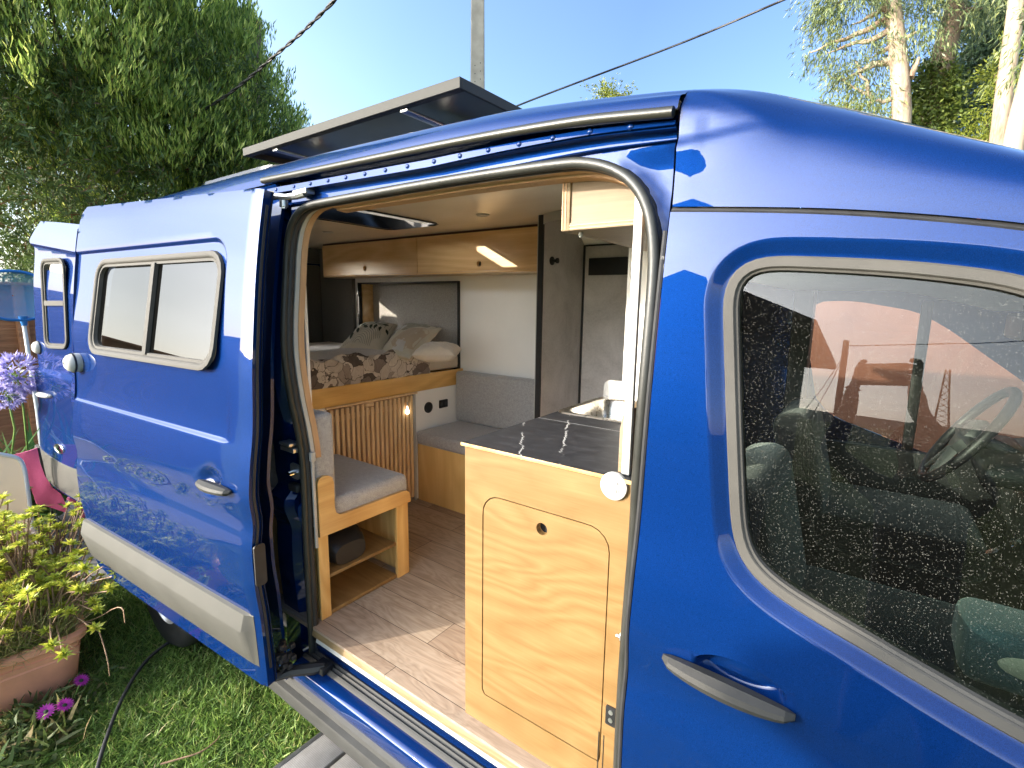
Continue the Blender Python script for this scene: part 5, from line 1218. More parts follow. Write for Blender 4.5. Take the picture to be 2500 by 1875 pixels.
# succulent with rosettes on bare stems
su = thing('succulent_plant', 'yellow-green succulent with rosettes on brown stems filling the planter', 'plant', ptm@Vector((-.45, -.2, .25)))
P_, D_, N_, L_, W_ = [], [], [], [], []; stems = MB()
def rosette(c, axis, r):
    axis = Vector(axis).normalized(); a = axis.orthogonal().normalized(); b = axis.cross(a)
    for ringi, (m, el, sc_) in enumerate(((8, 12, 1.0), (7, 38, .85), (5, 65, .6))):
        for k in range(m):
            t = 2*math.pi*(k+.5*ringi)/m+random.random()*.3; e = R(el+random.uniform(-8, 8))
            d = (a*math.cos(t)+b*math.sin(t))*math.cos(e)+axis*math.sin(e)
            P_.append(c); D_.append(d); N_.append(axis); L_.append(r*sc_*random.uniform(.85, 1.15)); W_.append(r*.34*sc_)
ros = 0
for i in range(400):
    bx0 = random.uniform(-.88, -.04); by0 = random.uniform(-.47, -.03)
    base = ptm@Vector((bx0, by0, .255)); h = random.uniform(.06, .50)*(1.0 if bx0 < -.30 else .62)
    ox, oy_ = random.uniform(-.14, .16), random.uniform(-.12, .12)
    if by0 > -.12: oy_ += .06
    top_ = base+Vector((ox, oy_, h)); mid = base.lerp(top_, .5)+Vector((random.uniform(-.05, .05), random.uniform(-.05, .05), -.02))
    pts = smooth_poly(np.array([base, mid, top_]), 2, False); stems.tube(pts, .004, 5)
    rosette(top_, Vector((random.uniform(-.4, .4), random.uniform(-.4, .4), 1)), random.uniform(.022, .046))
    if random.random() < .5:
        t2 = top_+Vector((random.uniform(-.08, .08), random.uniform(-.08, .08), random.uniform(.0, .06))); stems.tube([mid, (Vector(mid)+t2)/2, t2], .003, 5); rosette(t2, Vector((random.uniform(-.5, .5), random.uniform(-.5, .5), 1)), random.uniform(.03, .055))
for (px, py, dist) in ((285, 1400, 2.95), (268, 1438, 2.95), (238, 1490, 2.95), (232, 1535, 2.85), (125, 1578, 2.75), (155, 1600, 2.72), (265, 1370, 3.05), (190, 1440, 2.95), (205, 1390, 3.0), (228, 1470, 3.0)):
    c = Vector(AZ(px, py, dist)); b0 = ptm@Vector((-.25-random.random()*.2, -.08, .26))
    pts = smooth_poly(np.array([b0, (b0+c)/2+Vector((0, 0, .06)), c+Vector((0, 0, -.01))]), 2, False); stems.tube(pts, .0032, 5); rosette(c, Vector((.5, .1, 1)), .042)
leaf_mesh('rosette_leaves', np.array(P_), np.array(D_), np.array(N_), np.array(L_), np.array(W_), M['succ'], su, .22)
for px, py in ((268, 1650), (305, 1520)):
    c = Vector(AZ(px, py, 2.75)); b0 = ptm@Vector((-.1, -.03, .30)); stems.tube(smooth_poly(np.array([b0, b0+Vector((.08, .08, .02)), c+Vector((0, 0, .1)), c]), 2, False), .0025, 5)
build(stems, 'stems', M['stem'], su, 60)
n = 9000; P = np.stack([rng.uniform(-.80, -.02, n), rng.uniform(-.48, -.04, n), np.full(n, .25)], 1); k = rng.random(n) < np.where(P[:, 1] < -.2, 1, .45); P = P[k]
P = np.array([ptm@Vector(p) for p in P]); m = len(P); D = rv(m)*np.array([.6, .6, .2]); D[:, 2] = rng.uniform(.3, 1.1, m); D[:, 0] += .25
tag(leaf_mesh('dry_grass_tuft', P, D, rv(m), rng.uniform(.10, .30, m), .0035, M['straw'], None, -.35, segs=2), 'tuft of fine green and straw grass growing among the succulents in the planter', 'grass tuft')
# purple daisies and weeds at the foot of the planter
def daisy(name, label, blooms, leaves):
    t = thing(name, label, 'flower', (blooms[0][0], blooms[0][1], 0)); sm = MB()
    for b in blooms:
        c = Vector(b[:3]); ax_ = Vector(b[3]).normalized(); a = ax_.orthogonal().normalized(); bb_ = ax_.cross(a); k = 18
        D = [(a*math.cos(2*math.pi*i/k)+bb_*math.sin(2*math.pi*i/k))+ax_*.15 for i in range(k)]
        leaf_mesh('petals', np.array([c]*k), np.array(D), np.array([ax_]*k), b[4], b[4]*.36, M['magenta'], t, .12)
        build(MB().lathe(c-ax_*.002, ax_, [(.008, 0), (.009, .004), (.005, .008), (0, .009)], 12), 'flower_centre', M['pilL'], t)
        sm.tube([c, c+Vector((-.02, -.02, -.06)), Vector((c.x-.04, c.y-.04, 0))], .0025, 5)
    build(sm, 'stems', M['greenstem'], t)
    P = np.array([leaves[0]+rng.normal(size=3)*np.array([.07, .07, .02]) for i in range(leaves[1])]); P[:, 2] = np.abs(P[:, 2])
    D = rv(len(P)); D[:, 2] = np.abs(D[:, 2])*.8+.1; leaf_mesh('leaves', P, D, rv(len(P)), rng.uniform(.03, .07, len(P)), .013, M['weed'], t, .2)
d1 = PZ((112, 1738), .10); d2 = PZ((158, 1722), .10)
daisy('daisy_plant', 'two magenta daisies side by side in the grass at the foot of the planter', [(*d1, (.7, -.2, 1), .036), (*d2, (.5, .2, 1), .036)], (np.array([d1[0]-.03, d1[1]+.02, .03]), 120))
d3 = PZ((198, 1662), .12)
daisy('daisy_plant', 'single magenta daisy close to the right corner of the planter', [(*d3, (.6, .3, .9), .034)], (np.array([d3[0]-.04, d3[1], .04]), 80))
wp = np.array([PZ((40, 1830), .0) for _ in range(1)])[0]
P = wp+np.clip(rng.normal(size=(420, 3)), -1.7, 1.7)*np.array([.13, .10, .035]); P[:, 2] = np.abs(P[:, 2]); D = rv(420); D[:, 2] = np.abs(D[:, 2])*.6
tag(leaf_mesh('low_weed', P, D, rv(420), rng.uniform(.05, .12, 420), .016, M['weed'], None, .2, segs=2), 'low clump of drooping half-dry weeds in front of the planter', 'weed')
# ---- patio decking, garden chair, pink camp chair ---------------------------------
mb = MB()
for i in range(26):
    y0 = -1.6+i*.125; mb.box(-7.9, -4.02, y0, y0+.118, .0, .03, .002, 1)
struct(build(mb, 'deck', M['deckwood'], None, 30))
cx_ = -4.25
ch = thing('garden_chair', 'white framed garden chair with beige mesh back on the deck beside the planter', 'chair', (cx_-.2, .55, .03))
cpx = [(-70, 1100), (20, 1113), (48, 1120), (60, 1140), (66, 1180), (92, 1385)]
fr = [PX(p, cx_) for p in cpx]; fr = [np.array([cx_-.05*(p[2]-.5), p[1], p[2]]) for p in fr]
tubep = smooth_poly(np.array(fr), 2, False)
ym = fr[0][1]-.05
build(MB().tube(list(tubep)+[(cx_+.02, fr[-1][1]+.01, .42), (cx_+.03, fr[-1][1]+.02, .03)], .012, 8), 'frame', M['powder'], ch, 60)
mir = [(p[0], 2*ym-p[1], p[2]) for p in tubep]
build(MB().tube(mir+[(cx_+.02, 2*ym-fr[-1][1], .42), (cx_+.03, 2*ym-fr[-1][1]-.02, .03)], .012, 8), 'frame', M['powder'], ch, 60)
half = [p for p in tubep]; rows = [[(p[0]+.004*math.sin(t*3), ym+(p[1]-ym)*t, p[2]) for t in np.linspace(-1, 1, 10)] for p in half]
build(MB().loft(rows), 'mesh_back', M['sling'], ch, 60, solid=.004)
build(MB().box(cx_-.48, cx_, 2*ym-fr[-1][1]+.02, fr[-1][1]-.02, .42, .432, .004), 'mesh_seat', M['beige'], ch)
build(MB().tube([(cx_-.48, fr[-1][1], .43), (cx_-.52, fr[-1][1]+.01, .03)], .012, 8).tube([(cx_-.48, 2*ym-fr[-1][1], .43), (cx_-.52, 2*ym-fr[-1][1], .03)], .012, 8).tube([(cx_+.02, fr[-1][1], .43), (cx_-.48, fr[-1][1], .43)], .012, 8), 'legs', M['powder'], ch, 60)
px_ = -4.62
pk_ = thing('camp_chair', 'folded pink camp chair leaning behind the garden chair', 'chair', (px_, .72, .03))
mb = MB()
poly = [PX(p, px_)[[1, 2]] for p in [(33, 1112), (60, 1104), (93, 1094), (98, 1130), (108, 1160), (128, 1190), (148, 1205), (164, 1240), (156, 1249), (135, 1243), (112, 1236), (89, 1230), (72, 1180), (52, 1130)]]
V, F = panel2d(np.array(poly), [], .025)
l0, l1 = PX((118, 1168), px_)[[1, 2]], PX((89, 1230), px_)[[1, 2]]; ld = (l1-l0)/np.linalg.norm(l1-l0)
sd_ = (V[:, 0]-l0[0])*ld[1]-(V[:, 1]-l0[1])*ld[0]
xx = px_+.05*np.abs(sd_)**.8*np.sign(sd_)*-1+.012*np.sin(V[:, 0]*40)*np.sin(V[:, 1]*12)
finish('seat_cloth', np.stack([xx, V[:, 0], V[:, 1]], 1), F, M['pink'], pk_, 40, fixn=False, solid=.006)
pts = [PX(p, px_-.1) for p in [(172, 1212), (192, 1230), (203, 1262)]]
build(MB().tube(pts, [.028, .024, .018], 8), 'folded_sleeve', M['pink'], pk_, 60)
build(MB().tube([PX((203, 1262), px_-.1), PX((196, 1330), px_-.1), PX((193, 1400), px_-.1)], .008, 6).tube([PX((93, 1094), px_-.02), PX((130, 1260), px_-.02), PX((150, 1330), px_-.02)], .009, 6), 'leg', M['black'], pk_, 60)
# ---- fence, pool net, agapanthus ---------------------------------------------------
fe = thing('board_fence', 'brown stained horizontal board fence behind the rear of the van', 'fence', (-7.4, 1.5, 0))
fh = float(AZ(60, 690, 7.4)[2])
mb = MB()
for i in range(int(fh/.17)+1):
    z0 = .03+.17*i; z1 = min(z0+.175, fh-.02)
    if z1 > z0+.03: mb.box(-7.40, -7.375, -3.0, 7.5, z0, z1, .004, 1, mat=Matrix.Translation((-7.4, 0, z0))@Matrix.Rotation(R(4), 4, 'Y')@Matrix.Translation((7.4, 0, -z0)))
build(mb, 'boards', M['fence'], fe)
for yv in (-1.2, .58, 1.24, 3.0, 4.8): build(MB().box(-7.37, -7.29, yv, yv+.09, 0, fh-.03, .004), 'post', M['fence'], fe)
build(MB().box(-7.44, -7.30, -3.0, 7.5, fh-.028, fh, .004), 'cap_rail', M['fence'], fe)
nd = 5.7
nc = AZ(38, 722, nd); nt_ = thing('pool_net', 'blue pool leaf net on a pale pole leaning on the brown fence', 'pool net', (nc[0], nc[1], 0))
rt = np.array([-.17, .985, 0]); up_ = np.array([-.12, 0, .99])
el = [nc+rt*.215*math.copysign(abs(math.cos(q))**.8, math.cos(q))+up_*.195*math.copysign(abs(math.sin(q))**.8, math.sin(q)) for q in np.linspace(0, 2*math.pi, 41)]
build(MB().tube(el, .012, 8, False), 'net_frame', M['netblue'], nt_, 60)
def net_mat():
    m, nt, b = nmat('fine_blue_net'); setp(b, Roughness=.6); b.inputs['Base Color'].default_value = (.06, .36, .60, 1)
    t = node(nt, 'ShaderNodeBsdfTransparent'); mx = node(nt, 'ShaderNodeMixShader'); mx.inputs[0].default_value = .5
    lk(nt, t.outputs[0], mx.inputs[1]); lk(nt, b.outputs[0], mx.inputs[2]); lk(nt, mx.outputs[0], nt.nodes['Material Output'].inputs['Surface']); return m
rows = [[nc+(p-nc)*f+np.array([-.10, 0, 0])*(1-f*f) for p in el[:-1]] for f in (.02, .3, .6, .85, 1)]
build(MB().loft(rows, True), 'net', net_mat(), nt_, 180)
pb_ = AZ(56, 772, nd)
build(MB().tube([pb_, AZ(60, 795, nd)], [.03, .018], 8), 'net_socket', M['netblue'], nt_, 60)
build(MB().tube([AZ(58, 788, nd), AZ(72, 880, nd), AZ(92, 1010, nd), AZ(110, 1180, nd-.1)], .014, 8), 'pole', M['powder'], nt_, 60)
ad = 4.9
ag = thing('agapanthus', 'agapanthus with two lilac flower heads and long strap leaves by the fence', 'plant', AZ(45, 1100, ad+.2)*np.array([1, 1, 0]))
gp = np.array(AZ(25, 1100, ad+.5)); gp[2] = .22
for px, py, r in ((40, 915, .165), (18, 965, .11)):
    c = Vector(AZ(px, py, ad)); k = 70; D = rv(k); P = np.array([c]*k); tips = P+D*r*.6
    build(MB().tube([c, c+Vector((-.05, .02, -.25)), Vector((gp[0]-.1, gp[1]+(.1 if px > 30 else -.05), .3))], .007, 6), 'flower_stem', M['greenstem'], ag)
    h_ = leaf_mesh('pedicels', P, D, rv(k), r*.7, .004, M['strap'], ag, 0)
    PP, DD_ = [], []
    for t, d in zip(tips, D):
        for j in range(6): PP.append(t+rng.normal(size=3)*.004); DD_.append(d*1.0+rng.normal(size=3)*.42)
    leaf_mesh('flower_head', np.array(PP), np.array(DD_), rv(len(PP)), r*.42, r*.10, M['lilac'], ag, .15)
P, D, L_ = [], [], []
for i in range(420):
    b0 = gp+np.array([rng.uniform(-.35, .35), rng.uniform(-.75, .22), 0]); a = rng.uniform(0, 2*math.pi)
    P.append(b0); D.append([.9*math.cos(a)+.25, .9*math.sin(a)+.15, rng.uniform(.9, 2.4)]); L_.append(rng.uniform(.5, .95))
leaf_mesh('strap_leaves', np.array(P), np.array(D), np.tile([0, 0, 1.], (420, 1))+rv(420)*.3, np.array(L_), .038, M['strap'], ag, -.45, segs=2)
# ---- trees ---------------------------------------------------------------------------
def limb(mb, a, b, r0, r1, wob=.08, n=7):
    a, b = Vector(a), Vector(b); L = (b-a).length; pts = [a.lerp(b, i/n)+Vector(rng.normal(size=3))*wob*L*.12*(1 if 0 < i < n else 0) for i in range(n+1)]
    mb.tube(pts, list(np.linspace(r0, r1, n+1)), 9); return pts
def sprays(C, D, per, spread, L, W_, droop=0, up=.3):
    # leaf sprays: around each twig end C with direction D
    m = len(C)*per; P = np.repeat(C, per, 0); d = np.repeat(D, per, 0); t = rng.random(m)[:, None]
    P = P+d*(t-.5)*spread*1.6+rng.normal(size=(m, 3))*spread*.16
    dd = d*.9+rv(m)*.75+np.array([0, 0, up-droop]); return P, dd, rng.uniform(.7, 1.25, m)*L, W_*rng.uniform(.7, 1.3, m)
# big acacia at left
ta = thing('acacia_tree', 'large dense acacia tree with upswept yellow-green foliage behind the van', 'tree', (-9.6, 4.6, 0))
mb = MB(); tp = []
for tx_, ty_, lx, ly in ((-9.6, 4.6, -9.9, 4.9), (-9.0, 4.75, -9.1, 4.9), (-9.2, 4.95, -9.0, 5.0), (-11, 2.6, -11.4, 2.4), (-10.6, 3.4, -10.4, 3.2)):
    limb(mb, (tx_, ty_, 0), (lx, ly, 6.5), .17, .07); tp.append((lx, ly))
crown_c = []
lobes = [(-10.4, 2.0, 6.6, 2.6), (-9.8, 3.6, 6.8, 2.4), (-9.6, 4.4, 5.2, 1.8), (-9.8, 4.6, 8.0, 2.0), (-10.8, 2.0, 9.2, 2.8), (-9.2, 2.3, 5.2, 1.9), (-9.0, 3.4, 4.4, 1.5), (-9.6, 1.4, 4.4, 1.4), (-9.3, 4.9, 3.8, 1.2), (-10.2, 4.2, 9.8, 2.2), (-11.5, 1.2, 7.4, 2.2), (-9.3, 3.2, 3.2, 1.2), (-9.2, 5.1, 5.9, 1.1)]
Cs, Ds, lowC, lowD = [], [], [], []
for cx0, cy0, cz0, r in lobes:
    limb(mb, (cx0+(-.6), cy0+.3, cz0-r*1.1), (cx0, cy0, cz0+r*.4), .06, .02)
    m = int(400*r*r); q = rv(m); q[:, 2] = np.abs(q[:, 2])*1.25-.55
    rr = r*rng.uniform(.80, 1.06, m)*(1+.16*np.sin(q[:, 0]*7+cx0)*np.sin(q[:, 1]*6)*np.sin(q[:, 2]*8))
    c = np.array([cx0, cy0, cz0])+q*rr[:, None]; Cs.append(c); d = q*.6+np.array([0, 0, .75]); Ds.append(d/np.linalg.norm(d, axis=1)[:, None])
C = np.vstack(Cs); D = np.vstack(Ds)
vis = (C[:, 0]*-.586+C[:, 1]*.81 > 3) & (C[:, 2] > 2.2); C, D = C[vis], D[vis]
# keep the camera side of the crown dense, thin the far side
side = (C-np.array([-9.8, 3.4, 6.5]))@np.array([.9, -.38, .1]); pz = (C-C0)@fw; px_c = 1250+CF*((C-C0)@CR)/pz; py_c = 937.5-CF*((C-C0)@CU)/pz
edge = np.interp(py_c, [-400, 0, 90, 125, 180, 250, 300, 420], [560, 585, 640, 622, 668, 702, 735, 770])
kkeep = ((side > -1.2) | (rng.random(len(C)) < .35)) & (px_c < edge+rng.normal(size=len(C))*9); C, D = C[kkeep], D[kkeep]
P, dd, L_, W_ = sprays(C, D, 22, .24, .115, .022, 0, .9)
leaf_mesh('crown', P, dd, rv(len(P)), L_, W_, M['acacia'], ta, .12)
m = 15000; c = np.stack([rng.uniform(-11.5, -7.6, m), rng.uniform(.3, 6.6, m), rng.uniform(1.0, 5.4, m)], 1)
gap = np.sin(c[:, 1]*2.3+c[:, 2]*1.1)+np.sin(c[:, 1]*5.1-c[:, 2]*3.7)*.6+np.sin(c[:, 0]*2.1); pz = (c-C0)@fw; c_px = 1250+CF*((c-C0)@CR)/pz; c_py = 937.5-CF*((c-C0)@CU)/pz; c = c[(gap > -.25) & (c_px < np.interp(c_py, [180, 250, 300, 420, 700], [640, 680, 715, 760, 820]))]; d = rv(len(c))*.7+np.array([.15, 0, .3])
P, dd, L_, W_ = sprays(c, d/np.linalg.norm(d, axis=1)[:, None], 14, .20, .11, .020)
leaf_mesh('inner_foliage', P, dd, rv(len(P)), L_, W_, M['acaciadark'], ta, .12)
build(mb, 'trunk', M['darkbark'], ta, 60)
# eucalypts and others at right
def tree(name, label, group, trunk, r0, r1, crowns, leaf, bk, per=12, L=.20, W_=.03, dens=60, droop=.5, branches=()):
    a = np.array(trunk[0]); t = thing(name, label, 'tree', (a[0], a[1], 0), group); mb = MB()
    pts = smooth_poly(np.array(trunk), 2, False); mb.tube(pts, list(np.linspace(r0, r1, len(pts))), 12)
    C, D = [], []
    for (c, r) in crowns:
        c = np.array(c); r = np.array(r) if hasattr(r, '__len__') else np.array([r]*3); m = int(dens*np.prod(r)**(2/3)*2)
        q = rv(m)*rng.random(m)[:, None]**.45; k = (np.sin(q[:, 0]*5+c[0])+np.sin(q[:, 1]*5+c[1])+np.sin(q[:, 2]*6+c[2])) > -.9
        C.append(c+q[k]*r); D.append(q[k]+np.array([0, 0, .2-droop]))
        j = np.argmin(np.linalg.norm(pts-c, axis=1)); limb(mb, pts[j], c, r1*.6, .02, .2)
    for b in branches: limb(mb, b[0], b[1], b[2], b[3], .15)
    C = np.vstack(C); D = np.vstack(D); D /= np.linalg.norm(D, axis=1)[:, None]+1e-9
    P, dd, l_, w_ = sprays(C, D, per, L*2.2, L, W_, droop, 0)
    leaf_mesh('crown', P, dd, rv(len(P)), l_, w_, M[leaf], t, .1); build(mb, 'trunk', M[bk], t, 60); return t
def T(px, py, d): return AZ(px, py, d)
d = 22
A0 = T(2204, 330, d); A0[2] = 0
tree('eucalypt_tree', 'tall eucalypt with bare cream trunk rising just right of the van roof crest', 'eucalypts behind the van', [A0, T(2204, 330, d), T(2198, 180, d), T(2185, 60, d), T(2168, -60, d), T(2165, -300, d)], .30, .20,
     [(T(2080, 60, d), (1.5, 1.5, 1.4)), (T(2040, 10, d), (1.2, 1.2, .8)), (T(2110, -10, d), (1.6, 1.6, 1)), (T(2020, 130, d), (.65, .65, .6)), (T(1974, 130, d), (.3, .3, .5)), (T(2070, 190, d), (.9, .9, .7)), (T(2250, 70, d), (1.1, 1.1, .9)), (T(2260, -40, d), (1.4, 1.4, 1)), (T(2120, 250, d), (1., 1., .6)), (T(2130, 140, d), (.9, .9, .9)), (T(2045, 200, d), (.5, .5, .5)), (T(2090, -120, d), (2, 2, 1.5))], 'euc', 'eucbark', 12, .22, .035, 42, .7,
     [(T(2222, 190, d), T(2245, 140, d), .12, .05), (T(2130, 240, d), T(2090, 150, d), .07, .03), (T(2130, 240, d), T(2020, 180, d), .05, .02)])
d = 24
B0 = T(2265, 350, d); B0[2] = 0
tree('eucalypt_tree', 'thick forked eucalypt covered in ivy between the two cream trunks', 'eucalypts behind the van', [B0, T(2268, 330, d), T(2290, 200, d), T(2310, 100, d), T(2335, 20, d), T(2345, -80, d), T(2350, -250, d)], .42, .25,
     [(T(2320, 10, d), (1.4, 1.4, .8)), (T(2400, 20, d), (1.0, 1.0, .6)), (T(2300, -60, d), (2, 2, 1)), (T(2380, 60, d), (.5, .5, .4))], 'euc', 'darkbark', 12, .22, .035, 40, .6, [(T(2335, 60, d), T(2385, 10, d), .12, .04)])
iv = thing('ivy', 'ivy climbing the thick forked trunk', 'ivy', (B0[0], B0[1], 0))
C = []
for t in np.linspace(0, .72, 60):
    p = T(2265+40*t, 350-250*t, d)
    for _ in range(26): C.append(p+rng.normal(size=3)*np.array([.26, .26, .22])*(1.4-.9*t))
for _ in range(260): C.append(T(rng.uniform(2225, 2290), rng.uniform(140, 340), d)+rng.normal(size=3)*.25)
C = np.array(C); P, dd, l_, w_ = sprays(C, rv(len(C)), 9, .3, .15, .075, .2, .1); leaf_mesh('leaves', P, dd, rv(len(P)), l_, w_, M['ivy'], iv, .1)
build(MB().tube([B0+np.array([.3, 0, 0]), T(2268, 330, d-.4), T(2290, 200, d-.4)], [.04, .03, .02], 6), 'stem', M['darkbark'], iv)
d = 20
E0 = T(2432, 400, d); E0[2] = 0
tree('eucalypt_tree', 'slim leaning eucalypt with pale trunk near the right edge', 'eucalypts behind the van', [E0, T(2436, 370, d), T(2455, 200, d), T(2476, 60, d), T(2488, -60, d), T(2500, -250, d)], .22, .16,
     [(T(2490, -80, d), (1.2, 1.2, .8)), (T(2510, 40, d), (.6, .6, .7))], 'euc', 'eucbark', 12, .2, .03, 40, .6)
d = 18
G0 = T(2462, 420, d); G0[2] = 0
tree('eucalypt_tree', 'short pale leaning trunk at the lower right edge', 'eucalypts behind the van', [G0, T(2468, 385, d), T(2490, 280, d), T(2515, 180, d), T(2540, 60, d)], .24, .16, [(T(2540, 100, d), (1, 1, 1))], 'euc', 'eucbark', 12, .2, .03, 30, .6)
d = 30
H0 = T(2430, 350, d); H0[2] = 0
tree('dark_tree', 'dark feathery conifer behind the pale leaning trunk', None, [H0, T(2440, 200, d), T(2450, 60, d), T(2460, -100, d)], .3, .1,
     [(T(2420, 130, d), (2.2, 2.2, 2.2)), (T(2455, 40, d), (2.4, 2.4, 2)), (T(2380, 200, d), (1.6, 1.6, 1.3)), (T(2350, 260, d), (1.5, 1.5, 1)), (T(2470, 180, d), (2, 2, 2)), (T(2400, 290, d), (2, 2, 1)), (T(2330, 180, d), (.7, .7, .7)), (T(2490, -20, d), (2, 2, 2))], 'eucdark', 'darkbark', 14, .26, .05, 46, .3)
d = 23
K0 = T(2420, 370, d); K0[2] = 0
tree('yellow_shrub', 'tall yellow-green shrub growing at the foot of the pale trunks', None, [K0, T(2430, 340, d), T(2450, 250, d)], .1, .04,
     [(T(2400, 330, d), (1.1, 1.1, .7)), (T(2450, 250, d), (.9, .9, 1.0)), (T(2480, 160, d), (.8, .8, 1.0)), (T(2500, 330, d), (1.3, 1.3, 1)), (T(2430, 180, d), (.5, .5, .6)), (T(2420, 390, d), (1.2, 1.2, .8)), (T(2490, 400, d), (1.2, 1.2, .8))], 'yellowleaf', 'darkbark', 12, .13, .04, 70, .1)
d = 26
Q0 = T(1490, 300, d); Q0[2] = 0
tree('round_tree', 'small green treetop peeping over the van roof below the cable', None, [Q0, T(1490, 280, d), T(1490, 235, d)], .2, .08, [(T(1468, 228, d), (.75, .75, .5)), (T(1500, 232, d), (.8, .8, .45)), (T(1528, 232, d), (.42, .42, .32))], 'yellowleaf', 'darkbark', 12, .16, .05, 70, 0)
d = 28
Q0 = T(2065, 330, d); Q0[2] = 0
tree('round_tree', 'low green treetop behind the left side of the cream eucalypt', None, [Q0, T(2065, 290, d), T(2065, 255, d)], .2, .08, [(T(2060, 255, d), (1.2, 1.2, .55)), (T(2150, 275, d), (2, 2, .6))], 'yellowleaf', 'darkbark', 12, .16, .05, 60, 0)
# ---- utility pole and overhead cables ---------------------------------------------------
d = 11.5
pc_ = AZ(1166, 215, d)
up0 = thing('utility_pole', 'pale concrete utility pole with rows of bolt holes behind the roof', 'pole', (pc_[0], pc_[1], 0))
rows = []; rt = np.array([math.cos(-YAW), -math.sin(YAW), 0]); rt = CR/np.linalg.norm(CR); rt = np.array([rt[0], rt[1], 0]); rt /= np.linalg.norm(rt); bk_ = np.array([-rt[1], rt[0], 0])
for z in np.linspace(0, 9, 24):
    w = .20-.0085*z; b = w*.62
    rows.append([np.array([pc_[0], pc_[1], z])+rt*a*w+bk_*c*b for a, c in ((-1, -.9), (-.85, -1), (.85, -1), (1, -.9), (1, .9), (.85, 1), (-.85, 1), (-1, .9))])
build(MB().loft(rows, True), 'pole_shaft', M['concrete'], up0, 20)
mb = MB()
for k in range(12):
    z = 5.05+.155*k
    for s in (-.35, .45): mb.disc(np.array([pc_[0], pc_[1], z+.05*(s > 0)])+rt*s*.14-bk_*(.124-.0053*z-.001), -bk_, .011, .003, 8)
build(mb, 'bolt_hole', M['dark'], up0)
def cable(name, pts, r, label, twist=False):
    P = smooth_poly(np.array(pts), 3, False); P = resample(P, n=160 if twist else 60, closed=False); mb = MB()
    if twist:
        T_ = np.gradient(P, axis=0); T_ /= np.linalg.norm(T_, axis=1)[:, None]; a = np.cross(T_, [0, 0, 1]); a /= np.linalg.norm(a, axis=1)[:, None]; b = np.cross(T_, a)
        s = np.r_[0, np.cumsum(np.linalg.norm(np.diff(P, axis=0), axis=1))]*2*math.pi/.42
        for ph in (0, math.pi): mb.tube(P+(a*np.cos(s+ph)[:, None]+b*np.sin(s+ph)[:, None])*r*.8, r, 6)
    else: mb.tube(P, r, 6)
    return tag(build(mb, name, M['rubber'], None, 60), label, 'cable')
cable('overhead_cable', [AZ(1000, -180, 5.2), AZ(818, 0, 5.8), AZ(740, 78, 6.4), AZ(660, 145, 7.0), AZ(580, 215, 7.6), AZ(510, 262, 8.2), AZ(430, 310, 9.2)], .0115, 'twisted black overhead cable running down into the acacia', True)
cable('overhead_cable', [AZ(2100, -80, 9), AZ(1912, 0, 9.4), AZ(1700, 92, 9.9), AZ(1480, 175, 10.4), AZ(1250, 262, 11.1), AZ(1172, 300, 11.4)], .017, 'straight black overhead cable sloping down to the concrete pole')
# ---- red wall seen through the cab ---------------------------------------------------------
def redwall():
    m, nt, b = nmat('red_painted_wall'); setp(b, Roughness=.85); v = pos(nt); f = noise(nt, v, 3, 5, .6)
    lk(nt, ramp(nt, f, [(.3, (.15, .042, .026)), (.7, (.20, .064, .04))]), b.inputs['Base Color']); bump(nt, b, noise(nt, v, 60, 3), .3, .005); return m
rw_ = thing('garden_wall', 'red painted garden wall seen through the cab windows', 'wall', (2.5, 6.6, 0))
build(MB().box(-2.2, 8, 6.5, 6.7, 0, 2.55, .01), 'wall_face', redwall(), rw_); build(MB().box(-2.24, 8.04, 6.46, 6.74, 2.551, 2.62, .01), 'coping', M['terracotta'], rw_)
# ---- what lies behind the photographer (seen in the paint and the glass) ---------------------
def hills(name, r0, prof, mat):
    a = np.linspace(0, 2*math.pi, 241); rows = []
    for k, (rr, hh) in enumerate(prof):
        rows.append([(math.cos(t)*rr, math.sin(t)*rr, hh*(1+.35*math.sin(t*3+1)+.2*math.sin(t*7)+.10*math.sin(t*19+k)+.06*math.sin(t*47))) for t in a])
    return struct(build(MB().loft(rows), name, mat, None, 180))
hm = plain('distant_woodland', (.030, .042, .022), .95, .4, .05)
hills('hills', 200, [(240, -1), (260, 1), (300, 4.5), (340, 6), (420, 3)], hm)
hs = thing('house', 'small plain house with dark tiled roof standing behind the photographer', 'house', (-2.0, -6.2, 0))
build(MB().box(-3.0, -1.0, -8.2, -4.4, 0, 2.9), 'wall', plain('grey_render', (.26, .25, .23), .9, .12, 3), hs)
rf = [(-3.35, 2.85), (-.55, 2.85), (-.55, 2.95), (-2.0, 3.75), (-3.35, 2.95)]
build(MB().prism(rf, lambda a, b, t: (a, -4.1-t, b), 4.4), 'roof', plain('dark_roof_tile', (.09, .06, .045), .8, .3, 20, .5, 30), hs, 20)
build(MB().box(-2.5, -1.7, -4.4, -4.36, .9, 2.1), 'window', M['black'], hs)
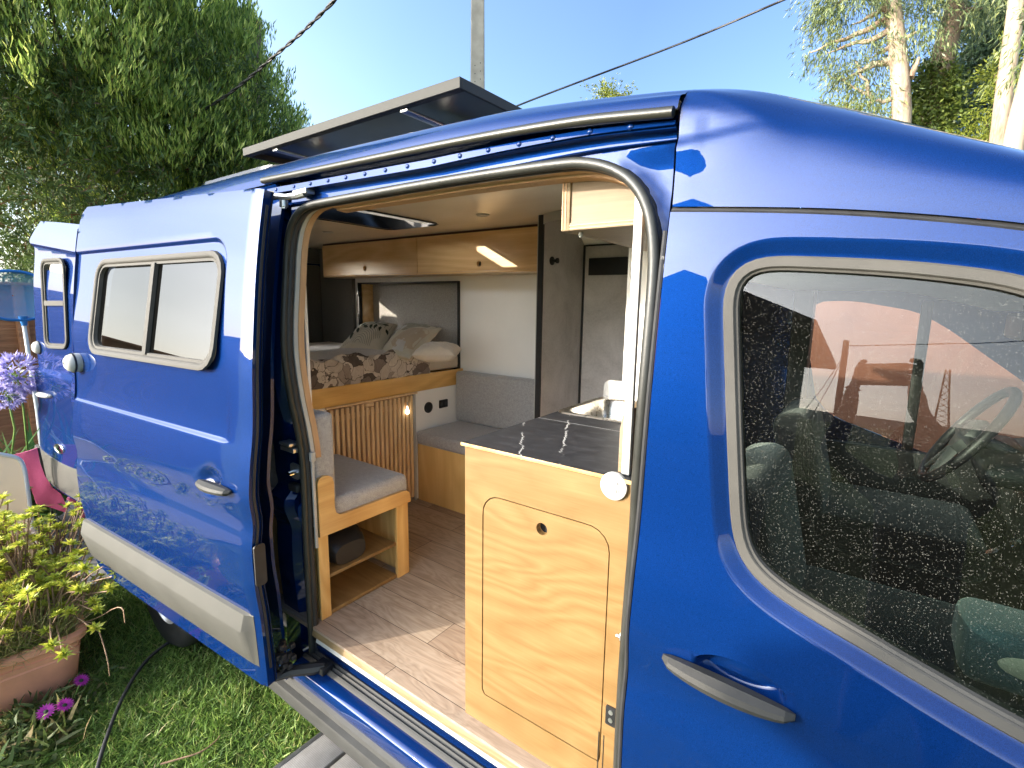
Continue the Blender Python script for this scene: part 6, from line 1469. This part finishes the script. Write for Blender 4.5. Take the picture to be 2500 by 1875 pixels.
# the photographer: one skinned body, clothes by region, phone held up in both hands
J = {'pel': (.20, -.47, .95), 'spi': (.20, -.47, 1.14), 'che': (.19, -.46, 1.34), 'nek': (.18, -.44, 1.49), 'hed': (.17, -.42, 1.60), 'top': (.165, -.41, 1.70),
     'hl': (.10, -.44, .90), 'kl': (.08, -.42, .50), 'al': (.07, -.46, .10), 'tl': (.03, -.30, .035), 'hr': (.30, -.50, .90), 'kr': (.32, -.48, .50), 'ar': (.34, -.52, .10), 'tr': (.31, -.36, .035),
     'sl': (.02, -.42, 1.41), 'el': (-.10, -.24, 1.56), 'wl': (-.06, -.10, 1.76), 'pl': (-.055, -.075, 1.82), 'sr': (.36, -.50, 1.41), 'er': (.30, -.26, 1.54), 'wr': (.13, -.09, 1.78), 'pr': (.11, -.065, 1.84)}
RAD = {'pel': .14, 'spi': .125, 'che': .14, 'nek': .055, 'hed': .088, 'top': .075, 'hl': .09, 'kl': .06, 'al': .042, 'tl': .04, 'hr': .09, 'kr': .06, 'ar': .042, 'tr': .04,
       'sl': .06, 'el': .042, 'wl': .028, 'pl': .030, 'sr': .06, 'er': .042, 'wr': .028, 'pr': .030}
ED = [('pel', 'spi'), ('spi', 'che'), ('che', 'nek'), ('nek', 'hed'), ('hed', 'top'), ('pel', 'hl'), ('hl', 'kl'), ('kl', 'al'), ('al', 'tl'), ('pel', 'hr'), ('hr', 'kr'), ('kr', 'ar'), ('ar', 'tr'),
      ('che', 'sl'), ('sl', 'el'), ('el', 'wl'), ('wl', 'pl'), ('che', 'sr'), ('sr', 'er'), ('er', 'wr'), ('wr', 'pr')]
phc = Vector(C0-fw*.035); rgt = Vector(CR); upv = Vector(CU); bkv = Vector(-fw)
for side, palm in ((-1, 'pl'), (1, 'pr')):
    for f_ in range(5):
        o_ = -.030+.018*f_; base = Vector(J[palm]); tipx = side*(.082-.004*abs(f_-1.5)); 
        k1 = phc+rgt*side*.092+upv*(o_)+bkv*(.02 if f_ < 4 else .035); k2 = phc+rgt*tipx*.93+upv*(o_+.004)-bkv*(.004 if f_ < 4 else -.022)
        m1 = base.lerp(k1, .45)
        for nm, p, r in (('m', m1, .012), ('k', k1, .0095), ('t', k2, .008)): J[f'{palm}{f_}{nm}'] = tuple(p); RAD[f'{palm}{f_}{nm}'] = r
        ED += [(palm, f'{palm}{f_}m'), (f'{palm}{f_}m', f'{palm}{f_}k'), (f'{palm}{f_}k', f'{palm}{f_}t')]
ks = list(J); me = bpy.data.meshes.new('person'); me.from_pydata([J[k_] for k_ in ks], [(ks.index(a_), ks.index(b_)) for a_, b_ in ED], [])
po = bpy.data.objects.new('person_rig', me); col.objects.link(po); po.modifiers.new('skin', 'SKIN'); po.modifiers.new('sub', 'SUBSURF').levels = 2
for i, k_ in enumerate(ks): me.skin_vertices[0].data[i].radius = (RAD[k_], RAD[k_]*(.75 if k_ in ('pel', 'spi', 'che') else 1))
me.skin_vertices[0].data[0].use_root = True
dg = bpy.context.evaluated_depsgraph_get(); dg.update(); em = bpy.data.meshes.new_from_object(po.evaluated_get(dg)); vv = [tuple(v.co) for v in em.vertices]; ff = [tuple(p.vertices) for p in em.polygons]
bpy.data.objects.remove(po)
cen = np.array([np.mean([vv[i] for i in q], 0) for q in ff])
hand = np.minimum(np.linalg.norm(cen-np.array(J['pl']), axis=1), np.linalg.norm(cen-np.array(J['pr']), axis=1)) < .11
mi_ = np.where((cen[:, 2] > 1.47) & (np.hypot(cen[:, 0]-.17, cen[:, 1]+.42) < .14) | hand, 0, np.where(cen[:, 2] < .08, 3, np.where(cen[:, 2] < .93, 2, 1)))
skin_m = plain('skin', (.45, .26, .18), .5, .08, 30); 
pn = finish('person', vv, ff, [skin_m, fabric('dark_jacket', (.035, .04, .05), (.02, .022, .03)), fabric('blue_jeans', (.05, .07, .12), (.03, .04, .08)), M['black']], None, 180, list(map(int, mi_)))
tag(pn, 'person in dark jacket and jeans holding up a phone with both hands', 'person')
hd_ = Vector(J['hed'])+Vector((0, 0, .03)); fd_ = Vector((-.12, .30, .30)).normalized(); sd2 = Vector((.93, .37, 0)); ud_ = sd2.cross(fd_)
mb = MB(); rows = []
for i in range(10):
    a = math.pi*.62*i/9; rows.append([hd_+Vector((0, -.012, .02))+(Vector((0, 0, 1))*math.cos(a)*.112+(Vector((math.cos(q)*.096, math.sin(q)*.105-.012, 0)))*math.sin(a)) for q in np.linspace(R(170), R(380), 22)])
build(mb.loft(rows), 'hair', plain('brown_hair', (.05, .03, .02), .6, .3, 60), pn, 60, solid=.012)
mb = MB().lathe(hd_+fd_*.075-ud_*.0, fd_, [(.016, -.01), (.013, .012), (.005, .024), (0, .026)], 10); build(mb, 'nose', skin_m, pn)
for s_ in (-1, 1):
    build(MB().lathe(hd_+fd_*.078+sd2*s_*.032+ud_*.022, fd_, [(.011, 0), (.008, .006), (0, .008)], 10), 'eye', M['black'], pn)
    build(MB().lathe(hd_+sd2*s_*.088, sd2*s_, [(.022, -.01), (.026, .004), (.014, .010), (0, .006)], 12), 'ear', skin_m, pn)
build(MB().tube([hd_+fd_*.072-ud_*.045+sd2*-.022, hd_+fd_*.080-ud_*.048, hd_+fd_*.072-ud_*.045+sd2*.022], .005, 6), 'mouth', plain('lips', (.35, .13, .11), .5), pn)
pm = Matrix(((rgt.x, upv.x, bkv.x, phc.x), (rgt.y, upv.y, bkv.y, phc.y), (rgt.z, upv.z, bkv.z, phc.z), (0, 0, 0, 1)))
ph = thing('phone', 'black phone held up in the hands of the photographer', 'phone', phc)
build(MB().box(-.080, .080, -.037, .037, -.004, .004, .004, 3, mat=pm), 'phone_body', M['black'], ph)
build(MB().box(-.074, .074, -.033, .033, .0042, .0048, 0, mat=pm), 'phone_screen', M['cabgrey'], ph)
# wooden pole and lattice mast, seen only as reflections
wp0 = thing('wooden_pole', 'dark wooden pole with stay wires standing in the field behind the photographer', 'pole', (-1.2, -26, 0))
build(MB().tube([(-1.2, -26, 0), (-1.2, -26, 6.4)], [.17, .13], 10), 'shaft', M['darkbark'], wp0)
for q in ((-3.4, -26.5), (-2.6, -25)): build(MB().tube([(-1.2, -26, 5.6), (*q, 0)], .018, 5), 'stay_wire', M['dark'], wp0)
cable('field_cable', [(-1.2, -26, 6.1), (6, -22, 6.2), (14, -18, 8)], .02, 'overhead cable running from the wooden pole in the field')
lt = thing('lattice_mast', 'slim lattice mast on the far side of the field behind the photographer', 'mast', (11, -120, 0))
mb = MB(); cz = [(sx_, sy_) for sx_ in (-1, 1) for sy_ in (-1, 1)]
for a_, b_ in cz: mb.tube([(11+a_*1.3, -120+b_*1.3, 0), (11+a_*.3, -120+b_*.3, 17)], .10, 5)
for k_ in range(12):
    z0, z1 = 17*k_/12, 17*(k_+1)/12; w0, w1 = 1.3-z0/17, 1.3-z1/17
    for a_, b_, c_, d_ in ((-1, 1, 1, 1), (1, 1, 1, -1), (1, -1, -1, -1), (-1, -1, -1, 1)): mb.tube([(11+a_*w0, -120+b_*w0, z0), (11+c_*w1, -120+d_*w1, z1)], .06, 4)
build(mb, 'lattice', M['dark'], lt)
# ================================================================== SKY, SUN, CAMERA
SAZ = np.array([-.54, -.84]); SAZ /= np.linalg.norm(SAZ); SEL = R(15.5); GLOW = 23.0
w = bpy.data.worlds.new('World'); scene.world = w; w.use_nodes = True; nt = w.node_tree
bg = nt.nodes['Background']; sky = node(nt, 'ShaderNodeTexSky', sky_type='NISHITA'); sky.sun_disc = False
sky.sun_elevation = SEL; sky.sun_rotation = math.atan2(SAZ[0], SAZ[1]); sky.air_density = 1.0; sky.dust_density = 1.2; sky.ozone_density = 1.6; sky.altitude = 50
tc = node(nt, 'ShaderNodeTexCoord'); mp = node(nt, 'ShaderNodeMapping'); mp.inputs['Scale'].default_value = (1.2, 1.2, 4.0); lk(nt, tc.outputs['Generated'], mp.inputs['Vector'])
cl = noise(nt, mp.outputs[0], 1.6, 5, .5, .4)
sx = node(nt, 'ShaderNodeSeparateXYZ'); lk(nt, tc.outputs['Generated'], sx.inputs[0])
# thin cloud on the sun side only
dot = math_n(nt, 'ADD', math_n(nt, 'MULTIPLY', sx.outputs[0], float(SAZ[0])), math_n(nt, 'MULTIPLY', sx.outputs[1], float(SAZ[1])))
k = math_n(nt, 'MULTIPLY', math_n(nt, 'MULTIPLY_ADD', ramp_f(nt, cl, .38, .64), .6, .4), ramp_f(nt, dot, -.15, .35), clamp=True)
k = math_n(nt, 'MULTIPLY', k, .45)
lum = node(nt, 'ShaderNodeRGBToBW'); lk(nt, sky.outputs[0], lum.inputs[0])
cc = node(nt, 'ShaderNodeCombineColor')
lk(nt, math_n(nt, 'MULTIPLY', lum.outputs[0], 1.30), cc.inputs[0]); lk(nt, math_n(nt, 'MULTIPLY', lum.outputs[0], 1.30), cc.inputs[1]); lk(nt, math_n(nt, 'MULTIPLY', lum.outputs[0], 1.30), cc.inputs[2])
anti = ramp_f(nt, dot, .2, -.5)
skyc = mixc(nt, anti, sky.outputs[0], mixc(nt, 1.0, sky.outputs[0], (.46, .50, .63), 'MULTIPLY'))
# bright evening haze round the sun
dot3 = math_n(nt, 'ADD', math_n(nt, 'MULTIPLY', dot, math.cos(SEL)), math_n(nt, 'MULTIPLY', sx.outputs[2], math.sin(SEL)))
glow = math_n(nt, 'MULTIPLY', math_n(nt, 'POWER', math_n(nt, 'MAXIMUM', dot3, 0.0), 6.0), GLOW)
glow = math_n(nt, 'MULTIPLY', glow, math_n(nt, 'MULTIPLY_ADD', cl, .8, .6))
gcol = node(nt, 'ShaderNodeCombineColor')
for i_, c_ in enumerate((.94, .97, 1.0)): lk(nt, math_n(nt, 'MULTIPLY', glow, c_), gcol.inputs[i_])
for n_ in nt.nodes:
    if n_.type == 'MAP_RANGE': n_.clamp = True
sky_dim = math_n(nt, 'SUBTRACT', 1.0, math_n(nt, 'MULTIPLY', ramp_f(nt, math_n(nt, 'MULTIPLY', sx.outputs[0], -1.0), .66, .90), math_n(nt, 'MULTIPLY', ramp_f(nt, dot, .3, .55), .62)))  # added dimmer for the left sky, softens its reflection in the sliding door
dimcol = node(nt, 'ShaderNodeCombineColor')
for i_ in range(3): lk(nt, sky_dim, dimcol.inputs[i_])
for n_ in nt.nodes:
    if n_.type == 'MAP_RANGE': n_.clamp = True
lk(nt, mixc(nt, 1.0, mixc(nt, 1.0, mixc(nt, k, skyc, cc.outputs[0]), gcol.outputs[0], 'ADD'), dimcol.outputs[0], 'MULTIPLY'), bg.inputs['Color']); bg.inputs['Strength'].default_value = .15
sl_ = bpy.data.lights.new('sun', 'SUN'); sl_.energy = 2.0; sl_.angle = R(.5); sl_.color = (1.0, .89, .74)
so = bpy.data.objects.new('sun', sl_); col.objects.link(so)
sdv = Vector((SAZ[0]*math.cos(SEL), SAZ[1]*math.cos(SEL), math.sin(SEL))); so.rotation_euler = sdv.to_track_quat('Z', 'Y').to_euler(); so.location = (0, 0, 10)
cam = bpy.data.cameras.new('camera'); co = bpy.data.objects.new('camera', cam); col.objects.link(co)
cam.sensor_width = 36; cam.lens = CF/2500*36; cam.clip_start = .02; cam.clip_end = 3000
m = Matrix(((CR[0], CU[0], -fw[0], C0[0]), (CR[1], CU[1], -fw[1], C0[1]), (CR[2], CU[2], -fw[2], C0[2]), (0, 0, 0, 1)))
co.matrix_world = m; scene.camera = co
vs = scene.view_settings; vs.view_transform = 'Standard'; vs.look = 'None'; vs.exposure = 2.15; vs.gamma = 1
scene.cycles.max_bounces = 12; scene.cycles.diffuse_bounces = 8; scene.cycles.transparent_max_bounces = 16
